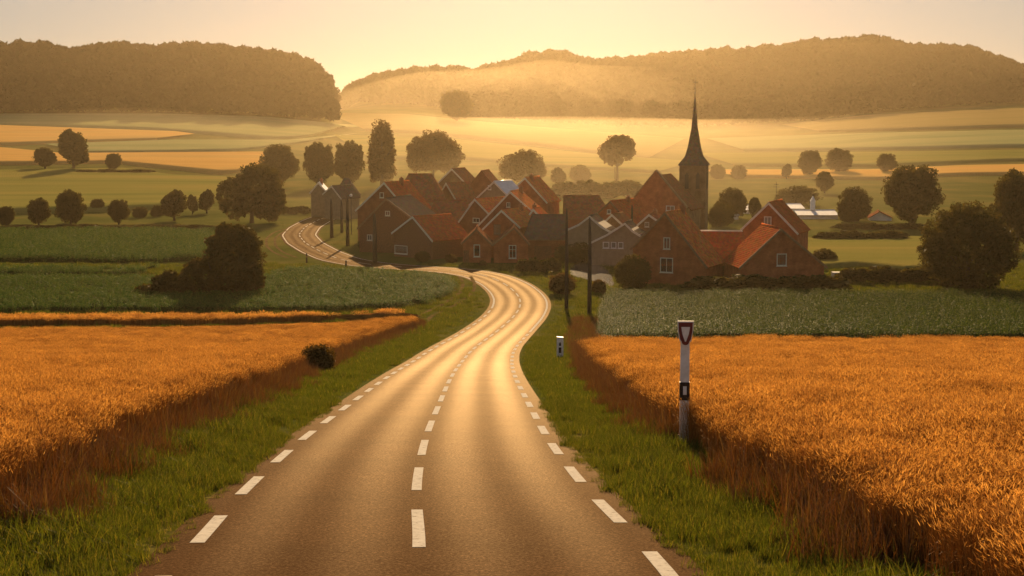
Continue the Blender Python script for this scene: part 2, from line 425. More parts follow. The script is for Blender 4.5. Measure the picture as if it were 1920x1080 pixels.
def asphalt():
    m, nt, out = nodes('asphalt')
    b = N(nt, 'ShaderNodeBsdfDiffuse'); gl = N(nt, 'ShaderNodeBsdfGlossy'); ms = N(nt, 'ShaderNodeMixShader'); gl.inputs['Color'].default_value = (.95, .77, .52, 1)
    nt.links.new(b.outputs[0], ms.inputs[1]); nt.links.new(gl.outputs[0], ms.inputs[2]); nt.links.new(ms.outputs[0], out.inputs[0])
    tc = N(nt, 'ShaderNodeTexCoord'); at = N(nt, 'ShaderNodeAttribute', attribute_name='lat')
    n = N(nt, 'ShaderNodeTexNoise'); n.inputs['Scale'].default_value = 22; n.inputs['Detail'].default_value = 6; n.inputs['Roughness'].default_value = .85
    nt.links.new(tc.outputs['Object'], n.inputs['Vector'])
    n3 = N(nt, 'ShaderNodeTexNoise'); n3.inputs['Scale'].default_value = .35; n3.inputs['Detail'].default_value = 4; nt.links.new(tc.outputs['Object'], n3.inputs['Vector'])
    # wheel tracks: |lat| near 0.85 and 2.45 are polished
    ab = N(nt, 'ShaderNodeMath', operation='ABSOLUTE'); nt.links.new(at.outputs['Fac'], ab.inputs[0])
    su = N(nt, 'ShaderNodeMath', operation='SUBTRACT'); nt.links.new(ab.outputs[0], su.inputs[0]); su.inputs[1].default_value = 1.65
    a2 = N(nt, 'ShaderNodeMath', operation='ABSOLUTE'); nt.links.new(su.outputs[0], a2.inputs[0])
    s2 = N(nt, 'ShaderNodeMath', operation='SUBTRACT'); nt.links.new(a2.outputs[0], s2.inputs[0]); s2.inputs[1].default_value = .8
    a3 = N(nt, 'ShaderNodeMath', operation='ABSOLUTE'); nt.links.new(s2.outputs[0], a3.inputs[0])
    mr = N(nt, 'ShaderNodeMapRange', interpolation_type='SMOOTHSTEP'); nt.links.new(a3.outputs[0], mr.inputs[0])
    mr.inputs[1].default_value = .05; mr.inputs[2].default_value = .75; mr.inputs[3].default_value = .09; mr.inputs[4].default_value = .048
    ch_ = N(nt, 'ShaderNodeMath', operation='MULTIPLY'); nt.links.new(mr.outputs[0], ch_.inputs[0]); nt.links.new(ramp(nt, n.outputs['Fac'], [(.35, (.55, .55, .55)), (.65, (1.5, 1.5, 1.5))]), ch_.inputs[1])
    fr = N(nt, 'ShaderNodeFresnel'); fr.inputs['IOR'].default_value = 1.3
    f2 = N(nt, 'ShaderNodeMath', operation='MULTIPLY'); nt.links.new(fr.outputs[0], f2.inputs[0]); nt.links.new(fr.outputs[0], f2.inputs[1])
    f3 = N(nt, 'ShaderNodeMath', operation='MULTIPLY'); nt.links.new(f2.outputs[0], f3.inputs[0]); nt.links.new(ch_.outputs[0], f3.inputs[1])
    nt.links.new(f3.outputs[0], ms.inputs[0]); gl.inputs['Roughness'].default_value = .52
    c = ramp(nt, n.outputs['Fac'], [(.32, (.026, .011, .0038)), (.5, (.058, .026, .0095)), (.68, (.16, .082, .033))])
    mx = N(nt, 'ShaderNodeMix', data_type='RGBA', blend_type='MULTIPLY'); mx.inputs[0].default_value = .7
    nt.links.new(c, mx.inputs[6]); nt.links.new(ramp(nt, n3.outputs['Fac'], [(.35, (.75, .72, .7)), (.65, (1.1, 1.08, 1.05))]), mx.inputs[7])
    nt.links.new(mx.outputs[2], b.inputs['Color'])
    bp = N(nt, 'ShaderNodeBump'); bp.inputs['Strength'].default_value = .5; bp.inputs['Distance'].default_value = .02
    nt.links.new(n.outputs['Fac'], bp.inputs['Height']); nt.links.new(bp.outputs[0], b.inputs['Normal']); nt.links.new(bp.outputs[0], gl.inputs['Normal'])
    return m


def paint():
    m, nt, out = nodes('road_paint')
    b = N(nt, 'ShaderNodeBsdfPrincipled'); nt.links.new(b.outputs[0], out.inputs[0]); b.inputs['Roughness'].default_value = .95; b.inputs['Specular IOR Level'].default_value = .03
    tc = N(nt, 'ShaderNodeTexCoord')
    n = N(nt, 'ShaderNodeTexNoise'); n.inputs['Scale'].default_value = 9; n.inputs['Detail'].default_value = 8; n.inputs['Roughness'].default_value = .75
    nt.links.new(tc.outputs['Object'], n.inputs['Vector'])
    nt.links.new(ramp(nt, n.outputs['Fac'], [(.34, (.14, .11, .08)), (.44, (.44, .40, .34)), (.7, (.56, .52, .45))]), b.inputs['Base Color'])
    return m


M['asphalt'] = asphalt(); M['paint'] = paint()
HW = 3.75
road = ribbon(np.linspace(-HW, HW, 17), .07, M['asphalt'], 'road'); tag(road, 'two lane asphalt road winding down into the village', None, None, 'structure')


def marking(name, off, width, dash, gap, start, solid_after, lift=.078):
    Vs = []; Fs = []
    s = start; end = RS[-1]
    xs = lambda s, k: np.interp(s, RS, RC[:, k]); ns = lambda s, k: np.interp(s, RS, NR[:, k])
    def seg(a, b):
        n = max(2, int((b - a) / 1.0) + 1); ss = np.linspace(a, b, n); k0 = len(Vs)
        for q in ss:
            cx, cy, nx, ny = xs(q, 0), xs(q, 1), ns(q, 0), ns(q, 1)
            for o in (off - width / 2, off + width / 2):
                Vs.append((cx + nx * o, cy + ny * o, float(hfun(cx + nx * o, cy + ny * o)) + lift - .006 * abs(o)))
        for i in range(n - 1): Fs.append((k0 + 2 * i, k0 + 2 * i + 1, k0 + 2 * i + 3, k0 + 2 * i + 2))
    while s < end:
        if s > solid_after: seg(s, end - .5); break
        seg(s, min(s + dash, end - .5)); s += dash + gap
    return link(name, mesh_np(name, Vs, np.array(Fs), M['paint']), road)


s20 = RS[np.argmin(np.abs(RC[:, 1] - 20))]
marking('centre_line', 0, .19, 4.0, 2.75, s20 - 19.4, 1e9)
marking('edge_line', -3.25, .22, 2.9, 2.8, s20 - 21.2, s20 + 150)
marking('edge_line', 3.25, .22, 2.9, 2.8, s20 - 19.6, s20 + 118)


def road_dist(P):
    """lateral distance of points to the road axis"""
    P = np.asarray(P)[:, :2]; R = RC[::4]
    out = np.empty(len(P))
    for k in range(0, len(P), 4000):
        d = ((P[k:k + 4000, None, :] - R[None]) ** 2).sum(-1); out[k:k + 4000] = np.sqrt(d.min(1))
    return out


# ------------------------------------------------------------------ plants used by the scatterers (data only)
def blades(n, spread, hmin, hmax, w, lean, seg=3, rng=RNG, droop=1.0):
    Vs = []; Fs = []
    for _ in range(n):
        a = rng.uniform(0, 2 * math.pi); r = spread * math.sqrt(rng.uniform())
        x0, y0 = r * math.cos(a), r * math.sin(a)
        h = rng.uniform(hmin, hmax); th = rng.uniform(0, 2 * math.pi); ln = lean * rng.uniform(.2, 1) * h
        dx, dy = math.cos(th), math.sin(th); fx, fy = -dy, dx
        k0 = len(Vs)
        for i in range(seg + 1):
            t = i / seg; ww = w * (1 - t ** 1.5) * .5 + .0006
            ox = ln * t ** 2; hz = h * (t - .25 * droop * lean * t ** 3)
            Vs.append((x0 + dx * ox - fx * ww, y0 + dy * ox - fy * ww, hz)); Vs.append((x0 + dx * ox + fx * ww, y0 + dy * ox + fy * ww, hz))
        for i in range(seg): Fs.append((k0 + 2 * i, k0 + 2 * i + 1, k0 + 2 * i + 3, k0 + 2 * i + 2))
    return Vs, Fs


def proto(name, V, Fq, mat):
    return bpy.data.objects.new(name, mesh_np(name, V, np.array(Fq), mat))


def wheat_clump(seed, n=112, spread=.37, H=1.25, ear=.07, earw=.0095, sw=.005):
    rng = np.random.default_rng(seed); Vs = []; Fs = []; Ms = []
    for _ in range(n):
        a = rng.uniform(0, 6.283); r = spread * math.sqrt(rng.uniform()); x0, y0 = r * math.cos(a), r * math.sin(a)
        h = H * rng.uniform(.8, 1.06); th = rng.normal(-.9, .8); ln = h * rng.uniform(.03, .2)
        dx, dy = math.cos(th), math.sin(th); f = rng.uniform(0, 6.283); fx, fy = math.cos(f), math.sin(f)
        k0 = len(Vs); P = []
        for i in range(4):
            t = i / 3; P.append((x0 + dx * ln * t * t, y0 + dy * ln * t * t, h * t))
        for p in P:
            Vs.append((p[0] - fx * sw / 2, p[1] - fy * sw / 2, p[2])); Vs.append((p[0] + fx * sw / 2, p[1] + fy * sw / 2, p[2]))
        for i in range(3): Fs.append((k0 + 2 * i, k0 + 2 * i + 1, k0 + 2 * i + 3, k0 + 2 * i + 2))
        # ear, nodding: crossed spindles
        Ms += [0] * (len(Fs) - len(Ms))
        tip = P[-1]; bend = rng.uniform(.3, 1.3); L = ear * rng.uniform(.8, 1.3)
        ex = dx * math.sin(bend); ey = dy * math.sin(bend); ez = math.cos(bend)
        e = Vector((ex, ey, ez)); s1 = e.orthogonal().normalized(); s2 = e.cross(s1)
        for sd in (s1, s2):
            k0 = len(Vs)
            for t, w in ((0, .3), (.35, 1), (.75, .8), (1.25, .05)):
                c = Vector(tip) + e * L * t
                Vs.append(tuple(c - sd * earw * w * .5)); Vs.append(tuple(c + sd * earw * w * .5))
            for i in range(3): Fs.append((k0 + 2 * i, k0 + 2 * i + 1, k0 + 2 * i + 3, k0 + 2 * i + 2))
        Ms += [1] * (len(Fs) - len(Ms))
        if rng.uniform() < .45:      # a dry leaf
            z0 = h * rng.uniform(.3, .75); tl = rng.uniform(0, 6.283); L = rng.uniform(.12, .25); k0 = len(Vs)
            for t in (0, .5, 1):
                w = .008 * (1 - t) + .001
                c = (x0 + math.cos(tl) * L * t, y0 + math.sin(tl) * L * t, z0 + L * (.6 * t - .9 * t * t))
                Vs.append((c[0] - math.sin(tl) * w, c[1] + math.cos(tl) * w, c[2])); Vs.append((c[0] + math.sin(tl) * w, c[1] - math.cos(tl) * w, c[2]))
            for i in range(2): Fs.append((k0 + 2 * i, k0 + 2 * i + 1, k0 + 2 * i + 3, k0 + 2 * i + 2))
    Ms += [0] * (len(Fs) - len(Ms))
    return Vs, Fs, Ms


def wheat_proto(name, *a):
    V, Fq, Ms = wheat_clump(*a); o = proto(name, V, Fq, M['wheat']); o.data.materials.append(M['ear'])
    o.data.polygons.foreach_set('material_index', np.array(Ms, np.int32)); return o


def corn_clump(seed, plants=5, H=1.6, spread=.6, lw=.05, ll=.6):
    rng = np.random.default_rng(seed); Vs = []; Fs = []
    for _ in range(plants):
        x0, y0 = rng.uniform(-spread, spread, 2); h = H * rng.uniform(.82, 1.05)
        k0 = len(Vs)
        for z, w in ((0, .03), (h * .6, .02), (h, .006)):
            Vs.append((x0 - w / 2, y0, z)); Vs.append((x0 + w / 2, y0, z))
        for i in range(2): Fs.append((k0 + 2 * i, k0 + 2 * i + 1, k0 + 2 * i + 3, k0 + 2 * i + 2))
        for q in range(9):
            z0 = h * (.15 + .85 * q / 9); th = rng.uniform(0, 6.283); L = ll * rng.uniform(.7, 1.1) * (1 - .3 * q / 9); up = rng.uniform(.5, 1.0)
            k0 = len(Vs)
            for i in range(5):
                t = i / 4; w = lw * math.sin(math.pi * (.12 + .88 * t)) * .5 + .002
                r = L * t * (.9 - .1 * t); z = z0 + L * (up * t - (up + .45) * .75 * t * t)
                cx, cy = x0 + math.cos(th) * r, y0 + math.sin(th) * r
                Vs.append((cx - math.sin(th) * w, cy + math.cos(th) * w, z)); Vs.append((cx + math.sin(th) * w, cy - math.cos(th) * w, z))
            for i in range(4): Fs.append((k0 + 2 * i, k0 + 2 * i + 1, k0 + 2 * i + 3, k0 + 2 * i + 2))
    return Vs, Fs


P_WHEAT = [wheat_proto('wheat_tuft', s) for s in (1, 2, 3)]
P_WHEATF = [wheat_proto('wheat_far', s, 60, .7, 1.1, .13, .035, .014) for s in (11, 12)]
P_CORN = [proto('maize', *corn_clump(s), M['corn']) for s in (1, 2, 3)]
P_CROP = [proto('crop', *corn_clump(s, 7, 1.1, .9, .09, .6), M['crop']) for s in (4, 5)]
P_GRASS = [proto('grass_tuft', *blades(46, .22, .12, .42, .012, .75, 3, np.random.default_rng(s)), M['grass']) for s in (1, 2, 3)]
P_GRASSF = [proto('grass_far', *blades(60, .6, .15, .5, .035, .7, 2, np.random.default_rng(s)), M['grass']) for s in (4, 5)]
P_DRY = [proto('dry_tuft', *blades(50, .35, .3, .85, .016, .5, 3, np.random.default_rng(s)), M['drygrass']) for s in (6, 7)]


def scatter(name, pts, scl, protos, bed=None, smin=.8, smax=1.2, matbed=None, tilt=0.0):
    """one stuff object: a bed mesh plus plants set on loose points (geometry nodes)"""
    pts = np.asarray(pts, np.float32)
    nb = 0
    if bed is not None:
        bV, bF = bed; nb = len(bV)
        me = mesh_np(name, np.concatenate([bV, pts]), bF, matbed, True)
    else:
        me = bpy.data.meshes.new(name); me.vertices.add(len(pts)); me.vertices.foreach_set('co', pts.ravel()); me.update()
    n = nb + len(pts)
    sel = np.zeros(n, bool); sel[nb:] = True
    a = me.attributes.new('is_plant', 'BOOLEAN', 'POINT'); a.data.foreach_set('value', sel)
    s = np.ones(n, np.float32); s[nb:] = np.asarray(scl) * RNG.uniform(smin, smax, len(pts))
    a = me.attributes.new('size', 'FLOAT', 'POINT'); a.data.foreach_set('value', s)
    r = np.zeros((n, 3), np.float32); r[nb:, 2] = RNG.uniform(0, 6.283, len(pts))
    if tilt: r[nb:, :2] = RNG.normal(0, tilt, (len(pts), 2))
    a = me.attributes.new('turn', 'FLOAT_VECTOR', 'POINT'); a.data.foreach_set('vector', r.ravel())
    ix = np.zeros(n, np.int32); ix[nb:] = RNG.integers(0, len(protos), len(pts))
    a = me.attributes.new('pick', 'INT', 'POINT'); a.data.foreach_set('value', ix)
    o = link(name, me)
    nt = bpy.data.node_groups.new(name + '_plants', 'GeometryNodeTree'); nt.is_modifier = True
    nt.interface.new_socket('Geometry', in_out='INPUT', socket_type='NodeSocketGeometry')
    nt.interface.new_socket('Geometry', in_out='OUTPUT', socket_type='NodeSocketGeometry')
    gi = nt.nodes.new('NodeGroupInput'); go = nt.nodes.new('NodeGroupOutput')
    def attr(nm, ty):
        q = nt.nodes.new('GeometryNodeInputNamedAttribute'); q.data_type = ty; q.inputs[0].default_value = nm; return q.outputs[0]
    jp = nt.nodes.new('GeometryNodeJoinGeometry')
    for p in reversed(protos):
        oi = nt.nodes.new('GeometryNodeObjectInfo'); oi.inputs[0].default_value = p; oi.inputs[1].default_value = True
        nt.links.new(oi.outputs['Geometry'], jp.inputs[0])
    ip = nt.nodes.new('GeometryNodeInstanceOnPoints')
    nt.links.new(gi.outputs[0], ip.inputs['Points']); nt.links.new(attr('is_plant', 'BOOLEAN'), ip.inputs['Selection'])
    nt.links.new(jp.outputs[0], ip.inputs['Instance']); ip.inputs['Pick Instance'].default_value = True
    nt.links.new(attr('pick', 'INT'), ip.inputs['Instance Index'])
    nt.links.new(attr('turn', 'FLOAT_VECTOR'), ip.inputs['Rotation']); nt.links.new(attr('size', 'FLOAT'), ip.inputs['Scale'])
    jo = nt.nodes.new('GeometryNodeJoinGeometry'); nt.links.new(ip.outputs[0], jo.inputs[0])
    if bed is not None: nt.links.new(gi.outputs[0], jo.inputs[0])
    nt.links.new(jo.outputs[0], go.inputs[0])
    md = o.modifiers.new('plants', 'NODES'); md.node_group = nt
    return o


def in_poly(P, poly):
    x, y = P[:, 0], P[:, 1]; r = np.zeros(len(P), bool); n = len(poly); j = n - 1
    for i in range(n):
        xi, yi = poly[i]; xj, yj = poly[j]
        c = ((yi > y) != (yj > y)) & (x < (xj - xi) * (y - yi) / (yj - yi + 1e-12) + xi)
        r ^= c; j = i
    return r


def edge_dist(P, poly):
    d = np.full(len(P), 1e9); n = len(poly)
    for i in range(n):
        a = np.array(poly[i]); b = np.array(poly[(i + 1) % n]); ab = b - a
        t = np.clip(((P[:, :2] - a) @ ab) / (ab @ ab + 1e-9), 0, 1)
        d = np.minimum(d, np.linalg.norm(P[:, :2] - (a + t[:, None] * ab), axis=1))
    return d


def fill(poly, dens):
    """random points in a polygon, dens(Y) per square metre"""
    poly = np.array(poly); lo, hi = poly.min(0), poly.max(0)
    dm = max(dens(lo[1]), dens(hi[1]), dens((lo[1] + hi[1]) / 2))
    n = int((hi - lo).prod() * dm)
    P = RNG.uniform(lo, hi, (n, 2)); P = P[in_poly(P, poly)]
    dd = np.array([dens(y) for y in P[:, 1]]) / dm
    P = P[RNG.uniform(size=len(P)) < dd]
    return np.column_stack([P, hfun(P[:, 0], P[:, 1])])


def view_margin(P, m=14):
    """keep what the photograph and a step to the side of it can see"""
    return P[np.abs(P[:, 0]) < .36 * np.maximum(P[:, 1], 0) + m]


def shade_bed_of(poly, lift, step=2.0, skirt=True):  # opaque layer added within the plants so the field's near side stays dark
    """sheet added inside the crop to block sun, with a skirt down to the ground"""
    poly = np.array(poly); lo, hi = poly.min(0), poly.max(0)
    # resample outline
    out = []
    for i in range(len(poly)):
        a, b = poly[i], poly[(i + 1) % len(poly)]; k = max(1, int(np.linalg.norm(b - a) / (step * 2)))
        out += [a + (b - a) * t / k for t in range(k)]
    out = np.array(out)
    import bmesh
    bm = bmesh.new()
    vs = [bm.verts.new((p[0], p[1], 0)) for p in out]
    f = bm.faces.new(vs)
    bmesh.ops.triangulate(bm, faces=[f])
    span = hi - lo
    for ax in (0, 1):
        for c in np.arange(lo[ax] + step * 3, hi[ax], step * 3 if ax == 0 else step * 3):
            no = (1, 0, 0) if ax == 0 else (0, 1, 0); co = (c, 0, 0) if ax == 0 else (0, c, 0)
            bmesh.ops.bisect_plane(bm, geom=bm.verts[:] + bm.edges[:] + bm.faces[:], plane_co=co, plane_no=no)
    bmesh.ops.triangulate(bm, faces=bm.faces[:])
    co = np.array([v.co[:] for v in bm.verts]); hz_ = hfun(co[:, 0], co[:, 1]) + lift
    for v, q in zip(bm.verts, hz_): v.co.z = float(q)
    if skirt:
        r = bmesh.ops.extrude_edge_only(bm, edges=[e for e in bm.edges if e.is_boundary])
        for v in [q for q in r['geom'] if isinstance(q, bmesh.types.BMVert)]: v.co.z -= lift + .3
    bmesh.ops.triangulate(bm, faces=bm.faces[:])
    bmesh.ops.recalc_face_normals(bm, faces=bm.faces[:])
    bm.verts.index_update()
    Vv = np.array([v.co[:] for v in bm.verts], np.float32); Ff = np.array([[v.index for v in f.verts] for f in bm.faces], np.int32)
    bm.free()
    return Vv, Ff


def inset(poly, d):
    p = np.array(poly, float); n = len(p)
    area = .5 * sum(p[i][0] * p[(i + 1) % n][1] - p[(i + 1) % n][0] * p[i][1] for i in range(n)); sg = 1 if area > 0 else -1
    out = []
    for i in range(n):
        a, b, c = p[i - 1], p[i], p[(i + 1) % n]
        e1 = (b - a) / (np.linalg.norm(b - a) + 1e-9); e2 = (c - b) / (np.linalg.norm(c - b) + 1e-9)
        nn = sg * np.array([-(e1[1] + e2[1]), e1[0] + e2[0]]); L = np.linalg.norm(nn)
        out.append(tuple(b + nn / max(L, .6) * d))
    return out


def pxy(px, py, h=0): return tuple(pt(px, py, h)[:2])


# ------------------------------------------------------------------ wheat, maize and green crops
WL = [pxy(*q) for q in [(-30, 1010), (60, 955), (140, 905), (220, 862), (310, 815), (400, 778), (500, 738), (590, 692), (660, 662), (735, 634)]]
tipL = [pxy(782, 608, .6), pxy(775, 598, .9), pxy(720, 600, 1), pxy(600, 612, 1), pxy(400, 619, 1), pxy(0, 620, 1), pxy(-400, 620, 1)]
WLP = [(WL[0][0] - .2, 8)] + WL + tipL + [(-70, 100), (-30, 8)]
WR = [pxy(*q) for q in [(1720, 1100), (1600, 1030), (1500, 962), (1400, 905), (1300, 850), (1230, 800), (1165, 748), (1115, 702), (1092, 668)]]
tipR = [pxy(1098, 652, .6), pxy(1125, 641, 1), pxy(1250, 639, 1), pxy(1500, 639, 1), pxy(1920, 639, 1), pxy(2300, 639, 1)]
WRP = [(WR[0][0] - .1, 8)] + WR + tipR + [(70, 90), (30, 8)]


def wheat_field(poly, label, group):
    P = view_margin(fill(poly, lambda y: 8 if y < 55 else (5.5 if y < 90 else 3.2)))
    e = edge_dist(P, poly)
    s = np.clip(.84 + .16 * e / .8, 0, 1) * (1 + .07 * np.sin(P[:, 0] * .5 + 2 * np.sin(P[:, 1] * .11)) * np.sin(P[:, 1] * .37))
    o = scatter('wheat_field', P, s, P_WHEAT, shade_bed_of(inset(poly, .75), .82), .88, 1.1, M['shadewheat'], .07)
    return tag(o, label, 'wheat field', group, 'stuff')


wheat_field(WLP, 'ripe orange wheat field on the left of the road', 'wheat fields beside the road')
wheat_field(WRP, 'ripe orange wheat field on the right behind the tall marker post', 'wheat fields beside the road')

strip = [pxy(-400, 616), pxy(0, 616), pxy(400, 614), pxy(600, 607), pxy(740, 598), pxy(772, 590, .7), pxy(700, 587, .9), pxy(400, 591, .9), pxy(0, 592, .9), pxy(-400, 592, .9)]
P = view_margin(fill(strip, lambda y: 2.2), 20)
tag(scatter('wheat_field', P, np.full(len(P), .95), P_WHEATF, shade_bed_of(inset(strip, .7), .75), .85, 1.1, M['shadewheat'], .06),
    'narrow strip of ripe wheat behind the left wheat field', 'wheat field', None, 'stuff')

cornp = [pxy(1130, 637), pxy(1140, 655), (14, 119.5), (30, 119.5), (75, 119.5), (90, 183), pxy(1500, 540, 1.5), pxy(1145, 540, 1.5), pxy(1128, 575, 1.5)]
P = view_margin(fill(cornp, lambda y: 2.3), 16)
tag(scatter('maize_field', P, np.full(len(P), 1.0), P_CORN, shade_bed_of(inset(cornp, .9), 1.05), .85, 1.12, M['shadegreen'], .05),
    'dark green maize field in front of the right-hand brick houses', 'maize field', None, 'stuff')


def crop(poly, label, dens=1.0, h=1.0, bed=.6, prot=None, bm='shadegreen', name='crop_field'):
    P = view_margin(fill(poly, lambda y: dens), 25)
    tag(scatter(name, P, np.full(len(P), h), prot or P_CROP, shade_bed_of(inset(poly, .8), bed, 4), .85, 1.12, M[bm], .05), label, 'crop field', 'green crop fields left of the road', 'stuff')


crop([pxy(-350, 588), pxy(0, 588), pxy(500, 587), pxy(700, 583), pxy(800, 572), pxy(850, 548), pxy(845, 530), pxy(820, 522), pxy(700, 512), pxy(560, 506), pxy(520, 515), pxy(480, 530), pxy(200, 524), pxy(-350, 522)],
     'green crop field under the big spreading bush', 1.1, .9)
crop([pxy(-350, 518), pxy(0, 518), pxy(250, 519), pxy(300, 500), pxy(270, 498, .8), pxy(-350, 496, .8)], 'thin dark green crop strip left of the big bush', .9, 1.0, .5)
crop([pxy(-350, 491), pxy(0, 491), pxy(300, 494), pxy(400, 485), pxy(420, 460), pxy(410, 437), pxy(200, 436), pxy(-350, 438)], 'grey green crop field below the tree row', .8, 1.15, .5)

TRK = [[(872, 519), (880, 532), (876, 548), (856, 564), (822, 582), (792, 594), (786, 606)], [(541, 430), (520, 436), (507, 448), (508, 462), (522, 474), (548, 484)]]
TRKW = [np.array([pxy(*q) for q in t_]) for t_ in TRK]


def near_track(P, lo, hi):
    """in one of the two ruts of a track"""
    m = np.full(len(P), 1e9)
    for t_ in TRKW:
        for a, b in zip(t_[:-1], t_[1:]):
            ab = b - a; u = np.clip(((P[:, :2] - a) @ ab) / (ab @ ab), 0, 1); m = np.minimum(m, np.linalg.norm(P[:, :2] - (a + u[:, None] * ab), axis=1))
    return (m > lo) & (m < hi)


for t_, lab in zip(TRKW, ('worn farm track curving through the grass beside the wheat', 'pale earth track leaving the far road bend')):
    Q = spline(t_, .6) if len(t_) > 2 else t_
    n_ = np.gradient(Q, axis=0); n_ /= np.linalg.norm(n_, axis=1)[:, None]; n_ = np.stack([n_[:, 1], -n_[:, 0]], -1)
    offs = np.array([-1.05, -.8, -.55, 0, .55, .8, 1.05]); Pq = Q[:, None] + n_[:, None] * offs[None, :, None]
    zq = hfun(Pq[..., 0], Pq[..., 1]) + np.where(np.abs(offs) < .3, .03, .06)[None]
    Vq = np.concatenate([Pq, zq[..., None]], -1).reshape(-1, 3); a_, b_ = Pq.shape[:2]
    i = (np.arange(a_ - 1)[:, None] * b_ + np.arange(b_ - 1)[None]).ravel()
    i = i[np.isin(i % b_, (0, 1, 4, 5))]
    tag(link('track', mesh_np('track', Vq, np.stack([i, i + 1, i + b_ + 1, i + b_], -1), M['earth'], True)), lab, None, None, 'structure')

# ------------------------------------------------------------------ verge grass
outl = [(1068, 508), (1076, 498), (1092, 492), (1108, 490), (1124, 495), (1137, 506), (1146, 518), (1152, 532), (1147, 540), (1128, 533), (1106, 527), (1084, 522), (1070, 516)]
PONDP = [pxy(*q) for q in outl]
def on_free(P, extra=0):
    rd = road_dist(P)
    k = rd > HW - .12 + extra
    k &= ~in_poly(P, PONDP) & ~near_track(P, .45, 1.2)
    for poly in (WLP, WRP, strip, cornp):
        k &= ~(in_poly(P, poly) & (edge_dist(P, poly) > .35))
    return P[k]


fan = lambda a, b: [(-(.36 * a + 12), a), (.36 * a + 12, a), (.36 * b + 12, b), (-(.36 * b + 12), b)]
P = on_free(fill(fan(9, 55), lambda y: 19 if y < 40 else 11), .0)
nz = np.sin(P[:, 0] * 1.7 + P[:, 1] * .6) * np.sin(P[:, 1] * .8 - P[:, 0] * .5)
rd = road_dist(P)
tag(scatter('verge_grass', P, np.clip(.62 + .25 * (rd - HW), .62, 1.2) * (1 + .35 * nz), P_GRASS, None, .75, 1.25, None, .15), 'green grass growing along the verges of the near road', 'grass', 'roadside grass', 'stuff')
P = on_free(fill(fan(55, 135), lambda y: 6 if y < 85 else 3.6), .5)
P2 = on_free(fill(fan(135, 235), lambda y: 1.1), .7)
P = np.concatenate([P, P2])
nz = np.sin(P[:, 0] * .9 + P[:, 1] * .3) * np.sin(P[:, 1] * .4 - P[:, 0] * .3)
tag(scatter('meadow_grass', P, np.minimum(np.where(P[:, 1] < 90, .75, 1.0), .35 + .3 * (road_dist(P) - HW)) * (1 + .3 * nz), P_GRASSF, None, .75, 1.25, None, .12), 'grass on the slope between the road bend and the fields', 'grass', 'roadside grass', 'stuff')
def fringe(edge, w, n):
    e = np.array(edge, float); d = np.concatenate([[0], np.cumsum(np.linalg.norm(np.diff(e, axis=0), axis=1))])
    t = RNG.uniform(0, d[-1], n); x = np.interp(t, d, e[:, 0]); y = np.interp(t, d, e[:, 1])
    o = RNG.uniform(0, 1, n) ** 1.5 * w * (1 + .5 * np.sin(t * .9) * np.sin(t * .31)); sg = -np.sign(np.where(np.abs(x) < .1, 1, x))
    x = x + sg * (o - .35); P = np.column_stack([x, y]); return np.column_stack([P, hfun(x, y)]), o


fA, oA = fringe(WL + [pxy(782, 608)], 1.6, 2800)
fB, oB = fringe(WR + [pxy(1098, 652)], 1.2, 2700)
fC = fill([pxy(1062, 640), pxy(1085, 690), pxy(1130, 690), pxy(1130, 640), pxy(1120, 600), pxy(1075, 600)], lambda y: 4)
dry = np.concatenate([fA, fB, fC]); od = np.concatenate([oA, oB, np.full(len(fC), .8)])
pq = pxy(1282, 842); kk = (road_dist(dry) > HW + .6) & ~((np.abs(dry[:, 0] - pq[0] + .2) < .85) & (dry[:, 1] < pq[1] + .8) & (dry[:, 1] > pq[1] - 7)); dry = dry[kk]; od = od[kk]
tag(scatter('dry_grass', dry, np.clip(1.5 - .5 * od, .55, 1.5), P_DRY, None, .6, 1.2, None, .15), 'tall dry reddish grass along the wheat edges', 'grass', None, 'stuff')


# far fields: sheets with the height of their crop
def far_field(near, far, lift, mat, label, cat='field', nx=50, ny=8):
    near = np.array(near, float); far = np.array(far, float)
    a, b = max(near[0, 0], far[0, 0]), min(near[-1, 0], far[-1, 0])
    xs = np.linspace(a, b, nx)
    V = []
    for j in range(ny):
        t = j / (ny - 1)
        y = np.interp(xs, near[:, 0], near[:, 1]) * (1 - t) + np.interp(xs, far[:, 0], far[:, 1]) * t
        V.append(pts_at(xs + (t - .5) * 70 * np.linspace(-1, 1, nx), y) + np.array([0, 0, lift]))
    V = np.concatenate(V)
    i = (np.arange(ny - 1)[:, None] * nx + np.arange(nx - 1)[None]).ravel()
    Fs = [np.stack([i, i + 1, i + nx + 1, i + nx], -1)]
    # skirt on the near side
    k0 = len(V); S = V[:nx].copy(); S[:, 2] -= lift + .5; V = np.concatenate([V, S]); q = np.arange(nx - 1)
    Fs.append(np.stack([q + k0, q + k0 + 1, q + 1, q], -1))
    return tag(link('crop_field', mesh_np('crop_field', V, np.concatenate(Fs), mat, False)), label, cat, None, 'stuff')


